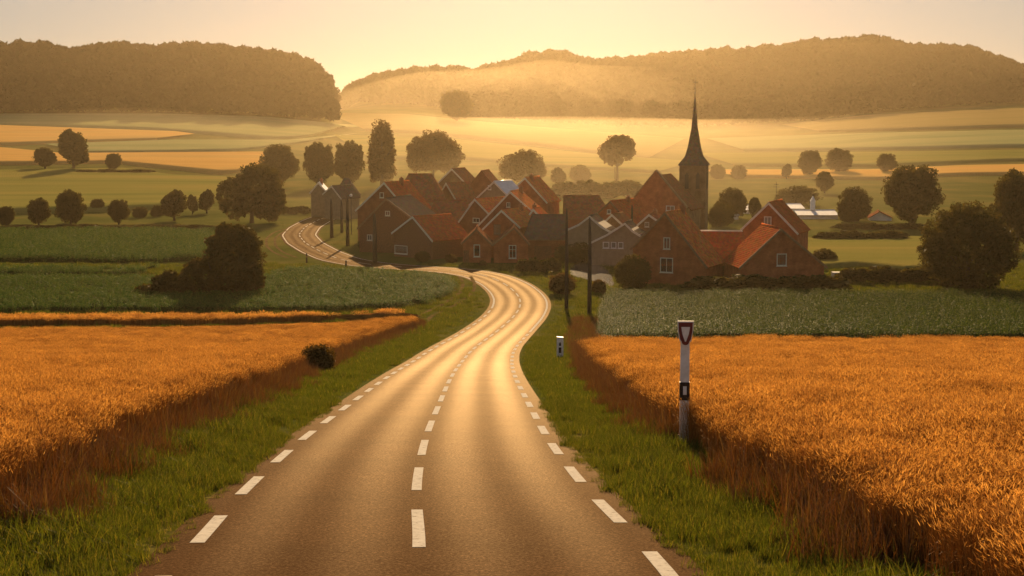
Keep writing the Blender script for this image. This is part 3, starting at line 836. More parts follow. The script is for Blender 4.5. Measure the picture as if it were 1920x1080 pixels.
far_field([(-200, 236), (0, 234), (300, 245), (520, 262), (600, 258), (655, 245)], [(-200, 214), (0, 215), (300, 215), (480, 221), (600, 234), (655, 238)], .8, M['fblue'], 'grey green far field under the left wood')
far_field([(-200, 275), (0, 274), (150, 268), (330, 262)], [(-200, 238), (0, 237), (300, 249), (330, 254)], .9, M['fgold'], 'golden far field on the left hillside, upper one')
far_field([(120, 288), (300, 287), (450, 284), (600, 268), (640, 262)], [(120, 273), (330, 265), (520, 265), (640, 252)], .9, M['fblue'], 'grey green far field between two golden ones')
far_field([(-200, 311), (0, 310), (220, 306), (440, 328), (500, 322)], [(-200, 279), (0, 278), (120, 291), (470, 288), (500, 296)], 1.0, M['fgold'], 'golden far field behind the three bushes on the left')
far_field([(-200, 404), (0, 404), (200, 400), (420, 388)], [(-200, 322), (0, 322), (220, 318), (300, 331), (420, 336)], .8, M['folive'], 'olive green field behind the row of round trees')
far_field([(1340, 333), (1640, 338), (1800, 330), (2150, 326)], [(1340, 322), (1640, 322), (1800, 314), (2150, 308)], 1.0, M['fgold'], 'thin golden far field behind the trees on the right')
far_field([(1340, 312), (1640, 314), (1900, 303), (2150, 300)], [(1340, 290), (1640, 288), (1900, 284), (2150, 282)], .9, M['folive'], 'olive far field on the right slope, lowest one')
far_field([(1360, 284), (1640, 282), (1900, 277), (2150, 275)], [(1360, 262), (1640, 252), (1900, 246), (2150, 246)], .9, M['fblue'], 'grey green far field on the right slope, middle one')
far_field([(1500, 248), (1640, 246), (1900, 240), (2150, 240)], [(1500, 236), (1640, 218), (1900, 205), (2150, 204)], .9, M['fhazy'], 'pale golden far field below the right wood')
far_field([(650, 246), (780, 252), (1000, 272), (1250, 300)], [(650, 214), (780, 216), (1000, 240), (1250, 262)], .9, M['fhazy'], 'hazy golden far field on the middle slope')
far_field([(660, 300), (850, 300), (1100, 318), (1270, 325)], [(660, 255), (850, 262), (1100, 292), (1270, 306)], .9, M['folive'], 'hazy olive far field behind the village trees')
far_field([(1500, 508), (1600, 502), (1720, 512), (1760, 510)], [(1500, 452), (1600, 448), (1700, 448), (1760, 452)], .6, M['folive'], 'mown yellow green meadow right of the brick farm')

# ------------------------------------------------------------------ trees
def cards(Cn, size, rng, up=0.0):
    n = len(Cn)
    a = rng.normal(size=(n, 3)); a[:, 2] += up; a /= np.linalg.norm(a, axis=1)[:, None]
    b = rng.normal(size=(n, 3)); b -= (b * a).sum(1)[:, None] * a; b /= np.linalg.norm(b, axis=1)[:, None]
    s = size * rng.uniform(.7, 1.3, n)[:, None]
    V = np.stack([Cn - a * s, Cn + b * s * .55, Cn + a * s, Cn - b * s * .55], 1).reshape(-1, 3)
    i = np.arange(n)[:, None] * 4
    return V, np.concatenate([i, i + 1, i + 2, i + 3], 1)


def crown_mesh(name, seed, lobes, nclump, nleaf, leaf, mat, cl=(.16, .28)):
    """lobes: ellipsoids (cx,cy,cz,rx,ry,rz) in a tree of height 1; leaves gathered in clumps near their surface"""
    rng = np.random.default_rng(seed); vol = np.array([l[3] * l[4] for l in lobes]); vol /= vol.sum()
    P = []
    for l, fr in zip(lobes, vol):
        k = max(4, int(nclump * fr)); c = np.array(l[:3]); r = np.array(l[3:])
        d = rng.normal(size=(k, 3)); d /= np.linalg.norm(d, axis=1)[:, None]
        cc = c + d * r * (rng.uniform(.3, 1, (k, 1)) ** .4) * .84 * rng.uniform(.94, 1.06, (k, 1))
        rad = rng.uniform(*cl, k) * r.mean()
        per = int(nleaf * fr / k)
        for q in range(k):
            e = rng.normal(size=(per, 3)); e /= np.linalg.norm(e, axis=1)[:, None]
            P.append(cc[q] + e * rad[q] * (rng.uniform(.1, 1, (per, 1)) ** .4))
    P = np.concatenate(P); P = P[P[:, 2] > .004]
    V, Fq = cards(P, leaf * 1.35, rng)
    core = []
    for l in lobes:
        k = 260; e = rng.normal(size=(k, 3)); e /= np.linalg.norm(e, axis=1)[:, None]
        core.append(np.array(l[:3]) + e * np.array(l[3:]) * rng.uniform(.35, .78, (k, 1)))
    core = np.concatenate(core); core = core[core[:, 2] > .02]
    V2, F2 = cards(core, leaf * 4.2, rng)
    V, Fq = np.concatenate([V, V2]), np.concatenate([Fq, F2 + len(V)])
    return mesh_np(name, V, Fq, mat)


def trunk_mesh(name, h, r, limbs, seed, mat=None):
    rng = random.Random(seed); m = MB()
    m.tube([(0, 0, -.03), (.004, 0, h * .3), (-.006, .004, h * .7), (0, 0, h)], [r * 1.35, r, r * .8, r * .45], 8)
    for i in range(limbs):
        a = i * 6.283 / limbs + rng.uniform(-.4, .4); z = h * rng.uniform(.45, .8); L = rng.uniform(.16, .27)
        m.tube([(0, 0, z), (math.cos(a) * L * .5, math.sin(a) * L * .5, z + L * .5), (math.cos(a) * L, math.sin(a) * L, z + L * 1.1)], [r * .5, r * .35, r * .12], 6)
    return m.mesh(name, mat or M['bark'], True)


KIND = {}
def kind(k, seed, lobes, nclump, nleaf, leaf, th, tr, limbs=5, mat='leaf', width=None, cl=(.16, .28)):
    KIND[k] = (crown_mesh('crown', seed, lobes, nclump, nleaf, leaf, M[mat], cl), trunk_mesh('trunk', th, tr, limbs, seed), width)


kind('round', 1, [(0, 0, .52, .46, .46, .48), (.12, .05, .6, .32, .3, .33), (-.14, -.06, .48, .3, .3, .36)], 300, 27000, 0.0128, .5, .03, cl=(.11, .2), width=.92)
kind('roundb', 2, [(0, 0, .52, .44, .44, .48), (-.12, .05, .66, .3, .3, .3), (.15, 0, .44, .29, .3, .32)], 300, 27000, 0.0128, .5, .03, cl=(.11, .2), width=.92)
kind('tall', 3, [(0, 0, .55, .33, .33, .44), (.12, 0, .4, .24, .25, .3), (-.08, 0, .72, .22, .22, .26)], 130, 13000, .016, .5, .028, width=.72)
kind('lollipop', 4, [(0, 0, .64, .42, .42, .35), (.13, 0, .72, .28, .3, .25), (-.16, 0, .6, .27, .28, .27)], 120, 12000, .018, .6, .028, mat='leafwarm', width=.9)
kind('dome', 5, [(0, 0, .52, .6, .55, .42), (.26, 0, .5, .36, .36, .36), (-.28, 0, .48, .34, .36, .36), (0, 0, .66, .4, .4, .33)], 170, 27000, 0.0136, .5, .02, 7, 'leafwarm', 1.24)
kind('poplar', 6, [(0, 0, .5, .17, .17, .5), (.06, .02, .62, .1, .1, .36), (-.07, -.03, .5, .1, .1, .4), (.11, 0, .4, .09, .1, .36), (-.12, 0, .34, .08, .1, .3)], 160, 13000, .013, .7, .025, 6, 'leafwarm', .42, (.2, .4))
kind('bush', 7, [(0, 0, .42, .55, .55, .55), (.2, 0, .36, .36, .36, .4), (-.22, .05, .34, .34, .36, .38)], 420, 28000, 0.0128, .3, .03, 6, cl=(.09, .17), width=1.12)
kind('bushb', 8, [(0, 0, .45, .52, .5, .53), (-.24, 0, .3, .34, .36, .34), (.22, 0, .42, .32, .34, .42)], 420, 28000, 0.0128, .3, .03, 6, cl=(.09, .17), width=1.12)
kind('lobed', 9, [(.12, 0, .53, .44, .44, .47), (-.24, 0, .4, .36, .36, .4), (.26, 0, .34, .33, .34, .36)], 700, 36000, 0.0120, .4, .03, 6, cl=(.08, .15), width=1.18)
kind('spread', 10, [(.2, 0, .47, .39, .36, .53), (.2, 0, .66, .34, .32, .33), (-.15, 0, .26, .3, .3, .28), (-.45, 0, .17, .28, .3, .2), (-.72, 0, .07, .2, .26, .1), (.36, 0, .25, .2, .3, .26)], 900, 46000, .0115, .4, .025, 6, cl=(.07, .13), width=1.5)
kind('roundbush', 13, [(0, 0, .43, .55, .55, .56)], 760, 34000, .0105, .3, .03, 6, width=1.14, cl=(.06, .12))
kind('hedge', 11, [(-.9, 0, .45, .5, .4, .5), (-.3, 0, .5, .5, .4, .52), (.3, 0, .45, .5, .4, .5), (.9, 0, .48, .5, .4, .5)], 170, 14000, .03, .3, .03, 4, width=2.8)
kind('shrub', 12, [(0, 0, .5, .45, .45, .45), (.3, .1, .38, .25, .25, .36), (-.3, 0, .42, .25, .25, .4)], 160, 9000, .026, .3, .02, 8, 'leafwarm', 1.1, (.25, .4))


def tree(k, px, top, base, wpx, label, cat='tree', group=None, Y=None, name=None, rot=None):
    p = pt(px, base) if Y is None else np.array([wx(px, Y), Y, float(hfun(wx(px, Y), Y))])
    d = p[1] * cp - (p[2] - CAMZ) * sp
    crown, trunk, w0 = KIND[k]
    H = zpix(top, p[1]) - p[2]; W = wpx / F * d
    o = empty(name or {'poplar': 'poplar_tree', 'bush': 'bush', 'bushb': 'bush', 'roundbush': 'bush', 'spread': 'bush', 'hedge': 'hedge', 'shrub': 'shrub'}.get(k, 'tree'), tuple(p - np.array([0, 0, .1])))
    asym = k in ('spread', 'lobed', 'hedge')
    s = W / w0
    o.scale = (s, s * (1 if not asym else .8), H)
    rz = rot if rot is not None else (0 if asym else random.uniform(0, 6.28))
    if rz and not asym: o.scale = (s, s, H)
    o.rotation_euler = (0, 0, rz)
    link('crown', crown, o); link('trunk', trunk, o)
    tag(o, label, cat, group)
    return o


G1 = 'round trees in the row across the left fields'
tree('lobed', 472, 295, 418, 142, 'big dense two-lobed tree left of the road entering the village')
tree('round', 524, 263, 350, 82, 'hazy round tree just behind the big two-lobed tree', group='tall trees behind the village')
tree('roundb', 599, 260, 352, 70, 'hazy round tree left of its twin, behind the white-gabled shed', group='tall trees behind the village')
tree('roundb', 655, 257, 352, 68, 'hazy round tree beside the poplar on its left', group='tall trees behind the village')
tree('poplar', 716, 217, 352, 54, 'tall narrow poplar rising behind the village roofs', 'poplar')
tree('dome', 813, 240, 338, 122, 'broad domed tree right of the poplar behind the long brown roof', group='tall trees behind the village')
tree('dome', 980, 277, 352, 104, 'wide rounded tree behind the pale-roofed houses in mid village', group='tall trees behind the village')
tree('lollipop', 1157, 250, 338, 76, 'lone hazy tree with thin trunk left of the church spire')
tree('round', 857, 164, 229, 70, 'solitary hazy round tree high on the far slope')
tree('tall', 138, 238, 319, 64, 'tallest of the three trees on the left golden field edge', group='trees on the golden field edge')
tree('round', 85, 272, 316, 46, 'round tree left of the tall one on the golden field edge', group='trees on the golden field edge')
tree('round', 213, 284, 320, 35, 'small round tree right of the tall one on the golden field edge', group='trees on the golden field edge')
tree('round', 12, 382, 427, 36, 'round tree at the left frame edge, first of the field row', group=G1)
tree('roundb', 73, 366, 424, 50, 'round tree second from the left in the field row', group=G1)
tree('roundb', 133, 350, 425, 66, 'largest round tree of the field row on the left', group=G1)
tree('round', 183, 370, 395, 30, 'small hazy bush standing behind the field row, right of its largest tree', group=G1)
tree('round', 223, 369, 421, 47, 'round tree fourth from the left in the field row', group=G1)
tree('tall', 327, 352, 414, 56, 'round tree nearest the big two-lobed tree in the field row', group=G1)
tree('tall', 361, 362, 402, 24, 'thin hazy tree just right of the last round tree of the row', group=G1)
tree('tall', 388, 352, 400, 34, 'hazy tree touching the big two-lobed tree on its left', group=G1)
tree('bush', 262, 384, 408, 36, 'low hazy bush between two round trees of the field row', 'bush')
tree('bushb', 295, 382, 406, 30, 'low hazy bush left of the last round tree of the row', 'bush')
tree('hedge', 190, 419, 432, 440, 'long low dark hedge under the row of round trees', 'hedge')
tree('hedge', 215, 316, 326, 160, 'low dark hedge at the foot of the golden field trees', 'hedge')
tree('spread', 405, 408, 556, 262, 'big dark bush with a low spreading left side in the green crop', 'bush')
tree('round', 1518, 277, 332, 50, 'hazy round tree left of its neighbour on the right slope', group='hazy trees on the right slope')
tree('roundb', 1573, 274, 326, 60, 'larger hazy round tree right of its neighbour on the right slope', group='hazy trees on the right slope')
tree('round', 1546, 317, 362, 38, 'small round tree below the pair on the right slope', group='hazy trees on the right slope')
tree('round', 1662, 284, 326, 44, 'hazy small tree right of the pair on the right slope', group='hazy trees on the right slope')
tree('round', 1709, 299, 425, 124, 'big dark round tree behind the rounded bush on the right', group='big dark trees on the right')
tree('roundbush', 1812, 365, 540, 214, 'huge rounded bush with glowing rim at the right beside the maize', 'bush')
tree('roundb', 1905, 307, 470, 112, 'big dark tree cut by the right frame edge', group='big dark trees on the right')
tree('tall', 1047, 311, 352, 34, 'small hazy conical tree right of the wide rounded tree', group='hazy small trees behind the village')
tree('bush', 1087, 304, 340, 46, 'hazy bushy tree left of the lone thin-trunked tree', group='hazy small trees behind the village')
tree('bush', 1345, 303, 335, 36, 'hazy bush right of the church tower', 'bush', 'hazy small trees behind the village')
tree('bush', 1385, 305, 335, 36, 'hazy bush second to the right of the church tower', 'bush', 'hazy small trees behind the village')
tree('tall', 1475, 305, 336, 22, 'hazy small pointed tree left of the pair on the right slope', group='hazy small trees behind the village')
tree('hedge', 1120, 335, 372, 190, 'broad hazy hedge behind the roofs left of the church', 'hedge')
tree('bushb', 1372, 346, 410, 70, 'dark bushy tree right of the church tower base', group='dark trees round the white houses')
tree('bush', 1352, 372, 425, 56, 'dark bush at the foot of the church tower', 'bush', 'dark trees round the white houses')
tree('bush', 1494, 342, 385, 96, 'dark broad tree behind the red gabled house antenna', group='dark trees round the white houses')
tree('bushb', 1602, 343, 415, 84, 'dark broad tree behind the white long house', group='dark trees round the white houses')
tree('bush', 1588, 372, 416, 40, 'dark bush hugging the white long house', 'bush', 'dark trees round the white houses')
tree('round', 1415, 365, 412, 28, 'small dark tree between the white cottages', group='dark trees round the white houses')
tree('hedge', 1650, 416, 430, 190, 'low dark hedge in front of the white houses', 'hedge')
tree('hedge', 1615, 430, 452, 190, 'dark hedge along the far side of the yellow green meadow', 'hedge')
tree('bush', 1545, 461, 492, 54, 'low dark bush beside the front brick gable on its right', 'bush')
tree('hedge', 1680, 496, 530, 240, 'long dark hedge running from the trough to the huge rounded bush', 'hedge')
tree('hedge', 1440, 512, 545, 330, 'dark undergrowth along the foot of the front brick houses', 'hedge')
tree('roundbush', 1187, 470, 541, 84, 'clipped round dark bush beside the pond and brick gable', 'bush')
tree('shrub', 1055, 508, 552, 64, 'scrubby brown bush left of the pond by the near pole', 'shrub')
tree('shrub', 1122, 521, 552, 36, 'small brown scrub between the pole and the round bush', 'shrub')
tree('shrub', 596, 640, 702, 92, 'scrubby dark shrub at the edge of the left wheat', 'shrub')
tree('bushb', 690, 440, 470, 50, 'low bush against the dark barn left of the village', 'bush')
tree('hedge', 540, 384, 402, 90, 'dark hedge on the left of the road where it enters the village', 'hedge')
tree('hedge', 1010, 480, 512, 90, 'scrubby hedge right of the double-gabled cottage', 'hedge')
tree('bush', 1090, 448, 492, 120, 'thicket behind the pond under the grey gables', 'bush')

tree('shrub', 905, 486, 500, 16, 'tiny garden shrub under the left twin cottage window', 'shrub', 'garden shrubs')
tree('shrub', 845, 474, 492, 26, 'garden shrub at the corner of the dark cottage with red roof', 'shrub', 'garden shrubs')
tree('shrub', 976, 484, 500, 18, 'tiny garden shrub beside the right twin cottage', 'shrub', 'garden shrubs')
tree('bushb', 792, 468, 490, 40, 'low dark bush along the front of the dark cottage', 'bush', 'garden shrubs')

# ------------------------------------------------------------------ forested ridges
F_PROTO = []
for s in (21, 22, 23):
    rng = np.random.default_rng(s)
    lob = [(0, 0, .55, .42, .42, .46), (rng.uniform(-.15, .15), rng.uniform(-.15, .15), .62, .33, .33, .34), (rng.uniform(-.2, .2), .1, .4, .34, .34, .36)]
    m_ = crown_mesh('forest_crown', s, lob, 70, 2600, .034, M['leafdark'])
    F_PROTO.append(bpy.data.objects.new('forest_crown', m_))


def forest(name, label, px0, px1, yfun, depth, space):
    out = []
    Y = 860.0
    while Y < 1700:
        n = int((px1 - px0) / F * Y / space)
        px = px0 + (np.arange(n) + RNG.uniform(-.5, .5, n)) * space * F / Y
        yy = Y + RNG.uniform(-.5, .5, n) * space
        x = (px - 960) / F * yy * .996
        y0 = yfun(px)
        k = (yy > y0) & (yy < y0 + depth)
        out.append(np.column_stack([x[k], yy[k], hfun(x[k], yy[k])])); Y += space
    P = np.concatenate(out)
    big = .86 + .3 * (np.sin(P[:, 0] * .031 + 1) * np.sin(P[:, 1] * .023 + P[:, 0] * .011) * .5 + .5)
    return tag(scatter(name, P, TREE_H * big, F_PROTO, None, .72, 1.2, None, .05), label, 'wood', 'woods on the hills', 'stuff')


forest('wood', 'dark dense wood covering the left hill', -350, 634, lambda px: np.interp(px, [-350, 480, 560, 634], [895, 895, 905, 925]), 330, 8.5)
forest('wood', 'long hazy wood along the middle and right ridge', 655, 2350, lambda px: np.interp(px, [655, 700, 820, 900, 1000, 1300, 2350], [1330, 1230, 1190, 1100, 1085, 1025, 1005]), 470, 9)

# ------------------------------------------------------------------ houses
def frame_window(parent, x, z, w, h, y, mull=1, trans=0, fm='trim', gm='glass', fw=None):
    fw = fw or max(.07, min(.12, w * .13)); m = MB()
    m.box(x - w / 2, x - w / 2 + fw, y - .05, y + .06, z - h / 2, z + h / 2); m.box(x + w / 2 - fw, x + w / 2, y - .05, y + .06, z - h / 2, z + h / 2)
    m.box(x - w / 2 + fw, x + w / 2 - fw, y - .05, y + .06, z - h / 2, z - h / 2 + fw); m.box(x - w / 2 + fw, x + w / 2 - fw, y - .05, y + .06, z + h / 2 - fw, z + h / 2)
    for i in range(mull):
        c = x - w / 2 + w * (i + 1) / (mull + 1); m.box(c - .035, c + .035, y - .04, y + .05, z - h / 2 + fw, z + h / 2 - fw)
    if trans: m.box(x - w / 2 + fw, x + w / 2 - fw, y - .035, y + .045, z + h * .16 - .03, z + h * .16 + .03)
    o = m.build('window', M[fm], parent)
    p = MB(); p.box(x - w / 2 + fw * .5, x + w / 2 - fw * .5, y + .0, y + .03, z - h / 2 + fw * .5, z + h / 2 - fw * .5); p.build('pane', M[gm], o)
    s = MB(); s.box(x - w / 2 - .06, x + w / 2 + .06, y - .12, y + .05, z - h / 2 - .09, z - h / 2 - .004); s.build('sill', M[fm], o)
    return o


def gable_house(label, Y, LE, PK, RE, length, rot, wall, roof, trim='trim', windows=(), chimney=None, cat='house', group='houses in the village', name='house', over=.3, thick=.17, door=None, sag=0.0, extra_right=None):
    if 215 < Y < 300 and PK[0] < 1062: Y += 10
    """gable facing the camera, given by eave / peak / eave pixels at distance Y; ridge runs back"""
    r = math.radians(rot); cr = math.cos(r)
    xp = wx(PK[0], Y, 6); g0 = float(hfun(xp, Y))
    o = empty(name, (xp, Y, g0), r)
    X = lambda px: (wx(px, Y, 5) - xp) / cr
    Z = lambda py: zpix(py, Y) - g0
    xl, zl, xr, zr, zp = X(LE[0]), Z(LE[1]), X(RE[0]), Z(RE[1]), Z(PK[1])
    zl = max(zl, .6); zr = max(zr, .6)
    m = MB(); m.prism_y([(xl, -.3), (xr, -.3), (xr, zr), (0, zp), (xl, zl)], 0, length); m.build('wall', M[wall], o)
    def slab(t0, t1, y0, y1, ov):
        el = Vector((xl, zl)); pk = Vector((0, zp)); er = Vector((xr, zr))
        dl = (el - pk).normalized(); dr = (er - pk).normalized()
        A = [el + dl * ov, pk, er + dr * ov]
        nl = Vector((-dl.y, dl.x)); nl = nl if nl.y > 0 else -nl; nr_ = Vector((-dr.y, dr.x)); nr_ = nr_ if nr_.y > 0 else -nr_
        def off(t):
            k = t / max(.3, (nl + nr_).normalized().dot(nl))
            L = [A[0] + nl * t, pk + (nl + nr_).normalized() * k, A[2] + nr_ * t]
            if sag:
                a = L[0].lerp(L[1], .5) - nl * sag; b = L[1].lerp(L[2], .5) - nr_ * sag
                L = [L[0], a, L[1], b, L[2]]
            return L
        lo, hi = off(t0), off(t1)
        mm = MB()
        for i in range(len(lo) - 1):
            mm.prism_y([lo[i], lo[i + 1], hi[i + 1], hi[i]], y0, y1)
        return mm
    slab(.012, thick, -over, length + over, .35).build('roof', M[roof], o)
    if trim:
        slab(-.10, thick + .03, -over - .07, -over - .004, .37).build('bargeboard', M[trim], o)
    m = MB(); m.tube([(0, -over + .02, zp + thick * 1.25), (0, length + over - .02, zp + thick * 1.25)], [.13, .13], 8); m.build('ridge_cap', M[roof], o, smooth=True)
    for wdw in windows:
        px, py, wp, hp = wdw[:4]; k = wdw[4] if len(wdw) > 4 else {}
        sc = F / (Y * cp + 16 * sp)
        frame_window(o, X(px), Z(py), wp / sc / cr, hp / sc, 0, **k)
    if door:
        px, w, h = door; m = MB(); m.box(X(px) - w / 2, X(px) + w / 2, -.05, .05, 0, h); m.build('door', M['timber'], o)
    if chimney:
        fy, fx, ch = chimney; yy = length * fy; xx = fx * (xr if fx > 0 else -xl); zz = zp - abs(fx) * (zp - (zr if fx > 0 else zl))
        m = MB(); m.box(xx - .32, xx + .32, yy - .3, yy + .3, zz - .6, zp + ch); m.box(xx - .38, xx + .38, yy - .36, yy + .36, zp + ch + .002, zp + ch + .12)
        m.box(xx - .14, xx + .14, yy - .14, yy + .14, zp + ch + .122, zp + ch + .4); m.build('chimney', M['brickdark'], o)
    return tag(o, label, cat, group)


def long_house(label, Y, pxL, pxR, ridge, eave, depth, wall, roof, hipL=0, hipR=0, rot=0, windows=(), openings=(), trim=None, cat='house', group='houses in the village', name='house', chimney=None):
    if 215 < Y < 300 and pxL < 1062: Y += 10
    """ridge across the view; eave side faces the camera"""
    xL, xR = wx(pxL, Y, 5), wx(pxR, Y, 5); L = xR - xL; xc = (xL + xR) / 2; g0 = float(hfun(xc, Y))
    o = empty(name, (xc, Y, g0), math.radians(rot))
    ze = max(.8, zpix(eave, Y) - g0); zr = max(zpix(ridge, Y + depth / 2) - g0, ze + .8); h = L / 2
    m = MB()
    m.box(-h, h, 0, depth, -.3, ze)
    for sx, hip in ((-1, hipL), (1, hipR)):
        if not hip:
            x0, x1 = sorted((sx * h, sx * (h - .2)))
            m.poly([(x0, .0, ze), (x0, depth, ze), (x0, depth / 2, zr), (x1, 0, ze), (x1, depth, ze), (x1, depth / 2, zr)], [(0, 1, 2), (3, 5, 4), (0, 2, 5, 3), (2, 1, 4, 5)])
    m.build('wall', M[wall], o)
    ov = .35; rl, rr = -h + hipL - (0 if hipL else ov * .7), h - hipR + (0 if hipR else ov * .7)
    k = (zr - ze) / (depth / 2); zo = ze - ov * k; a, b = -h - (ov if hipL else ov * .7), h + (ov if hipR else ov * .7)
    t = .18
    lo = [(a, -ov, zo + .01), (b, -ov, zo + .01), (b, depth + ov, zo + .01), (a, depth + ov, zo + .01), (rl, depth / 2, zr + .01), (rr, depth / 2, zr + .01)]
    hi = [(x, y, z + t) for x, y, z in lo]
    m = MB(); m.poly(lo + hi, [(6, 7, 11, 10), (7, 8, 11), (8, 9, 10, 11), (9, 6, 10), (0, 4, 5, 1), (1, 5, 2), (2, 5, 4, 3), (3, 4, 0), (0, 1, 7, 6), (1, 2, 8, 7), (2, 3, 9, 8), (3, 0, 6, 9)])
    m.build('roof', M[roof], o)
    m = MB(); m.tube([(rl, depth / 2, zr + t + .03), (rr, depth / 2, zr + t + .03)], [.13, .13], 8); m.build('ridge_cap', M[trim or roof], o, smooth=True)
    m = MB(); m.box(a, b, -ov - .10, -ov - .004, zo + .02, zo + .16); m.build('gutter', M[trim or 'trimbrown'], o)
    X = lambda px: wx(px, Y, 5) - xc
    sc = F / (Y * cp + 16 * sp)
    for wdw in windows:
        px, py, wp, hp = wdw[:4]; kk = wdw[4] if len(wdw) > 4 else {}
        frame_window(o, X(px), zpix(py, Y) - g0, wp / sc, hp / sc, 0, **kk)
    for px, w, hh in openings:
        m = MB(); m.box(X(px) - w / 2, X(px) + w / 2, -.06, .04, 0, hh); m.build('door', M['timber'], o)
    if chimney:
        fx, ch = chimney; xx = fx * h
        m = MB(); m.box(xx - .32, xx + .32, depth / 2 - .3, depth / 2 + .3, zr - .5, zr + ch); m.box(xx - .38, xx + .38, depth / 2 - .36, depth / 2 + .36, zr + ch + .002, zr + ch + .12); m.build('chimney', M['brickdark'], o)
    return tag(o, label, cat, group)


P1 = dict(mull=1, gm='paleglass')
# right group
gable_house('tall red brick gable with two pale windows beside the round bush', 205, (1189, 467), (1247, 401), (1320, 496), 8, -24, 'brick', 'tileorange', 'trimbrown',
            [(1250, 456, 12, 22, dict(mull=1)), (1250, 497, 23, 28, dict(mull=1, fw=.12))], (.85, .05, .7))
long_house('low brick barn with long dark red roof between the two front gables', 212, 1302, 1416, 436, 488, 7, 'brick', 'tilered', 0, 1.5, -3, (), [(1330, 1.0, 2.0), (1352, 1.0, 2.0)], 'trim', 'barn', None, 'barn')
gable_house('low wide brick gable with one square window right of the barn', 201, (1388, 500), (1463, 431), (1548, 500), 9, 6, 'brick', 'tilered', 'trimbrown',
            [(1466, 487, 19, 23, dict(mull=0, gm='paleglass'))], None)
R4 = gable_house('red house with pale gable trim and antenna behind the front gables', 226, (1396, 430), (1441, 382), (1490, 435), 9, -22, 'brick', 'tilered', 'trim', [(1439, 418, 13, 24, dict(mull=1, gm='paleglass'))])
m = MB(); zt = zpix(378, 230); m.tube([(0, 5, zt - .5), (0, 5, zt + 3.0)], [.05, .03], 6); m.box(-.5, .5, 4.97, 5.03, zt + 2.2, zt + 2.25); m.box(-.35, .35, 4.97, 5.03, zt + 2.6, zt + 2.65); m.build('antenna', M['iron'], R4)
# middle right
long_house('brown roofed long house just left of the church', 277, 1060, 1150, 369, 408, 8, 'brickdark', 'tilebrown', 0, 2.5, 0)
gable_house('red gabled house with steep roof below the church nave', 262, (1110, 414), (1145, 379), (1178, 416), 9, -30, 'brick', 'tilered', 'trimbrown', [(1142, 397, 7, 8, dict(mull=1))], (.7, .1, .6))
long_house('low red roof tucked against the church gable', 276, 1148, 1192, 379, 412, 6, 'brick', 'tilered', 0, 0, 0)
gable_house('grey gabled shed with sagging pale trim behind the two tall poles', 240, (1066, 431), (1106, 407), (1148, 437), 7, -12, 'render', 'slate', 'trim', sag=.25, cat='shed', name='shed')
gable_house('grey gabled shed with pale trim and a row of white windows', 232, (1108, 457), (1172, 420), (1197, 440), 7, -12, 'render', 'slate', 'trim',
            [(1137, 460, 12, 12, dict(mull=0, fm='whitewall', gm='paleglass')), (1151, 460, 10, 12, dict(mull=0, fm='whitewall', gm='paleglass')), (1164, 460, 10, 12, dict(mull=0, fm='whitewall', gm='paleglass'))], sag=.2, cat='shed', name='shed')
gable_house('tan gabled cottage with pale trim left of the tall brick gable', 240, (1185, 434), (1217, 404), (1243, 422), 7, -15, 'bricktan', 'tilebrown', 'trim', [(1213, 421, 8, 9, dict(mull=1))], (.6, .1, .5))
gable_house('small tan gable with pale left verge between the grey sheds', 252, (1126, 426), (1148, 404), (1174, 428), 6, -20, 'bricktan', 'tilebrown', 'trim')
# middle group
gable_house('small brick cottage with one white window, left of its twin gable', 228, (868, 455), (893, 431), (920, 457), 7, 0, 'brick', 'tilebrown', 'trimbrown', [(894, 470, 12, 23, dict(mull=0))], None, door=(874, .9, 2.0))
gable_house('small brick cottage with one white window, right of its twin gable', 228, (926, 458), (964, 428), (990, 456), 7, 0, 'brick', 'tilebrown', 'trimbrown', [(961, 472, 14, 25, dict(mull=1, trans=1))], None)
gable_house('red brick gable with faint window rising behind the twin cottages', 236, (884, 455), (942, 396), (974, 424), 8, -30, 'brick', 'tileorange', 'trim', [(932, 431, 13, 20, dict(mull=1, trans=1, fm='trimbrown', gm='paleglass'))], (.7, .1, .7))
gable_house('dark brick gable with steep left verge beside the dark roofed barn', 241, (966, 442), (1000, 394), (1030, 425), 8, -8, 'brick', 'tilered', 'trim', chimney=(.5, -.1, .6))
long_house('dark roofed barn with wide opening right of the twin cottages', 233, 984, 1060, 405, 447, 7, 'brickdark', 'slate', 1.2, 0, 0, (), [(1018, 2.8, 2.3)], None, 'barn', None, 'barn')
gable_house('large brown gable with pale right verge in the middle of the village', 250, (890, 432), (957, 361), (1016, 412), 8, -12, 'brickdark', 'tileorange', 'trim', [(953, 384, 7, 9, dict(mull=1))], (.8, .1, .6))
gable_house('brown gabled house with small low window and orange side roof', 258, (856, 426), (892, 375), (922, 404), 10, -36, 'brickdark', 'tileorange', 'trim', [(893, 413, 13, 9, dict(mull=1))])
gable_house('grey gabled house whose side roof shines pale', 276, (880, 388), (928, 342), (955, 368), 5, -38, 'render', 'metalroof', 'trim', [(918, 352, 6, 8, dict(mull=0, fm='whitewall'))])
gable_house('brown gabled house with a pale shining right roof', 282, (950, 368), (985, 335), (1024, 378), 8, -20, 'brick', 'tileorange', 'trim', chimney=(.3, .1, .6))
gable_house('dark hazy gable at the back of the village beneath the wide tree', 312, (868, 364), (903, 322), (934, 358), 8, -10, 'brickdark', 'tilebrown', None)
gable_house('hazy orange gable with tan verge beneath the broad domed tree', 332, (820, 346), (848, 318), (878, 348), 8, -18, 'bricktan', 'tilebrown', 'trim')
long_house('long house with hipped brown roof and pale grey wall', 300, 735, 836, 328, 377, 10, 'render', 'tilebrown', 3, 3, 0, [(775, 386, 46, 13, dict(mull=0, fm='render', gm='paleglass'))])
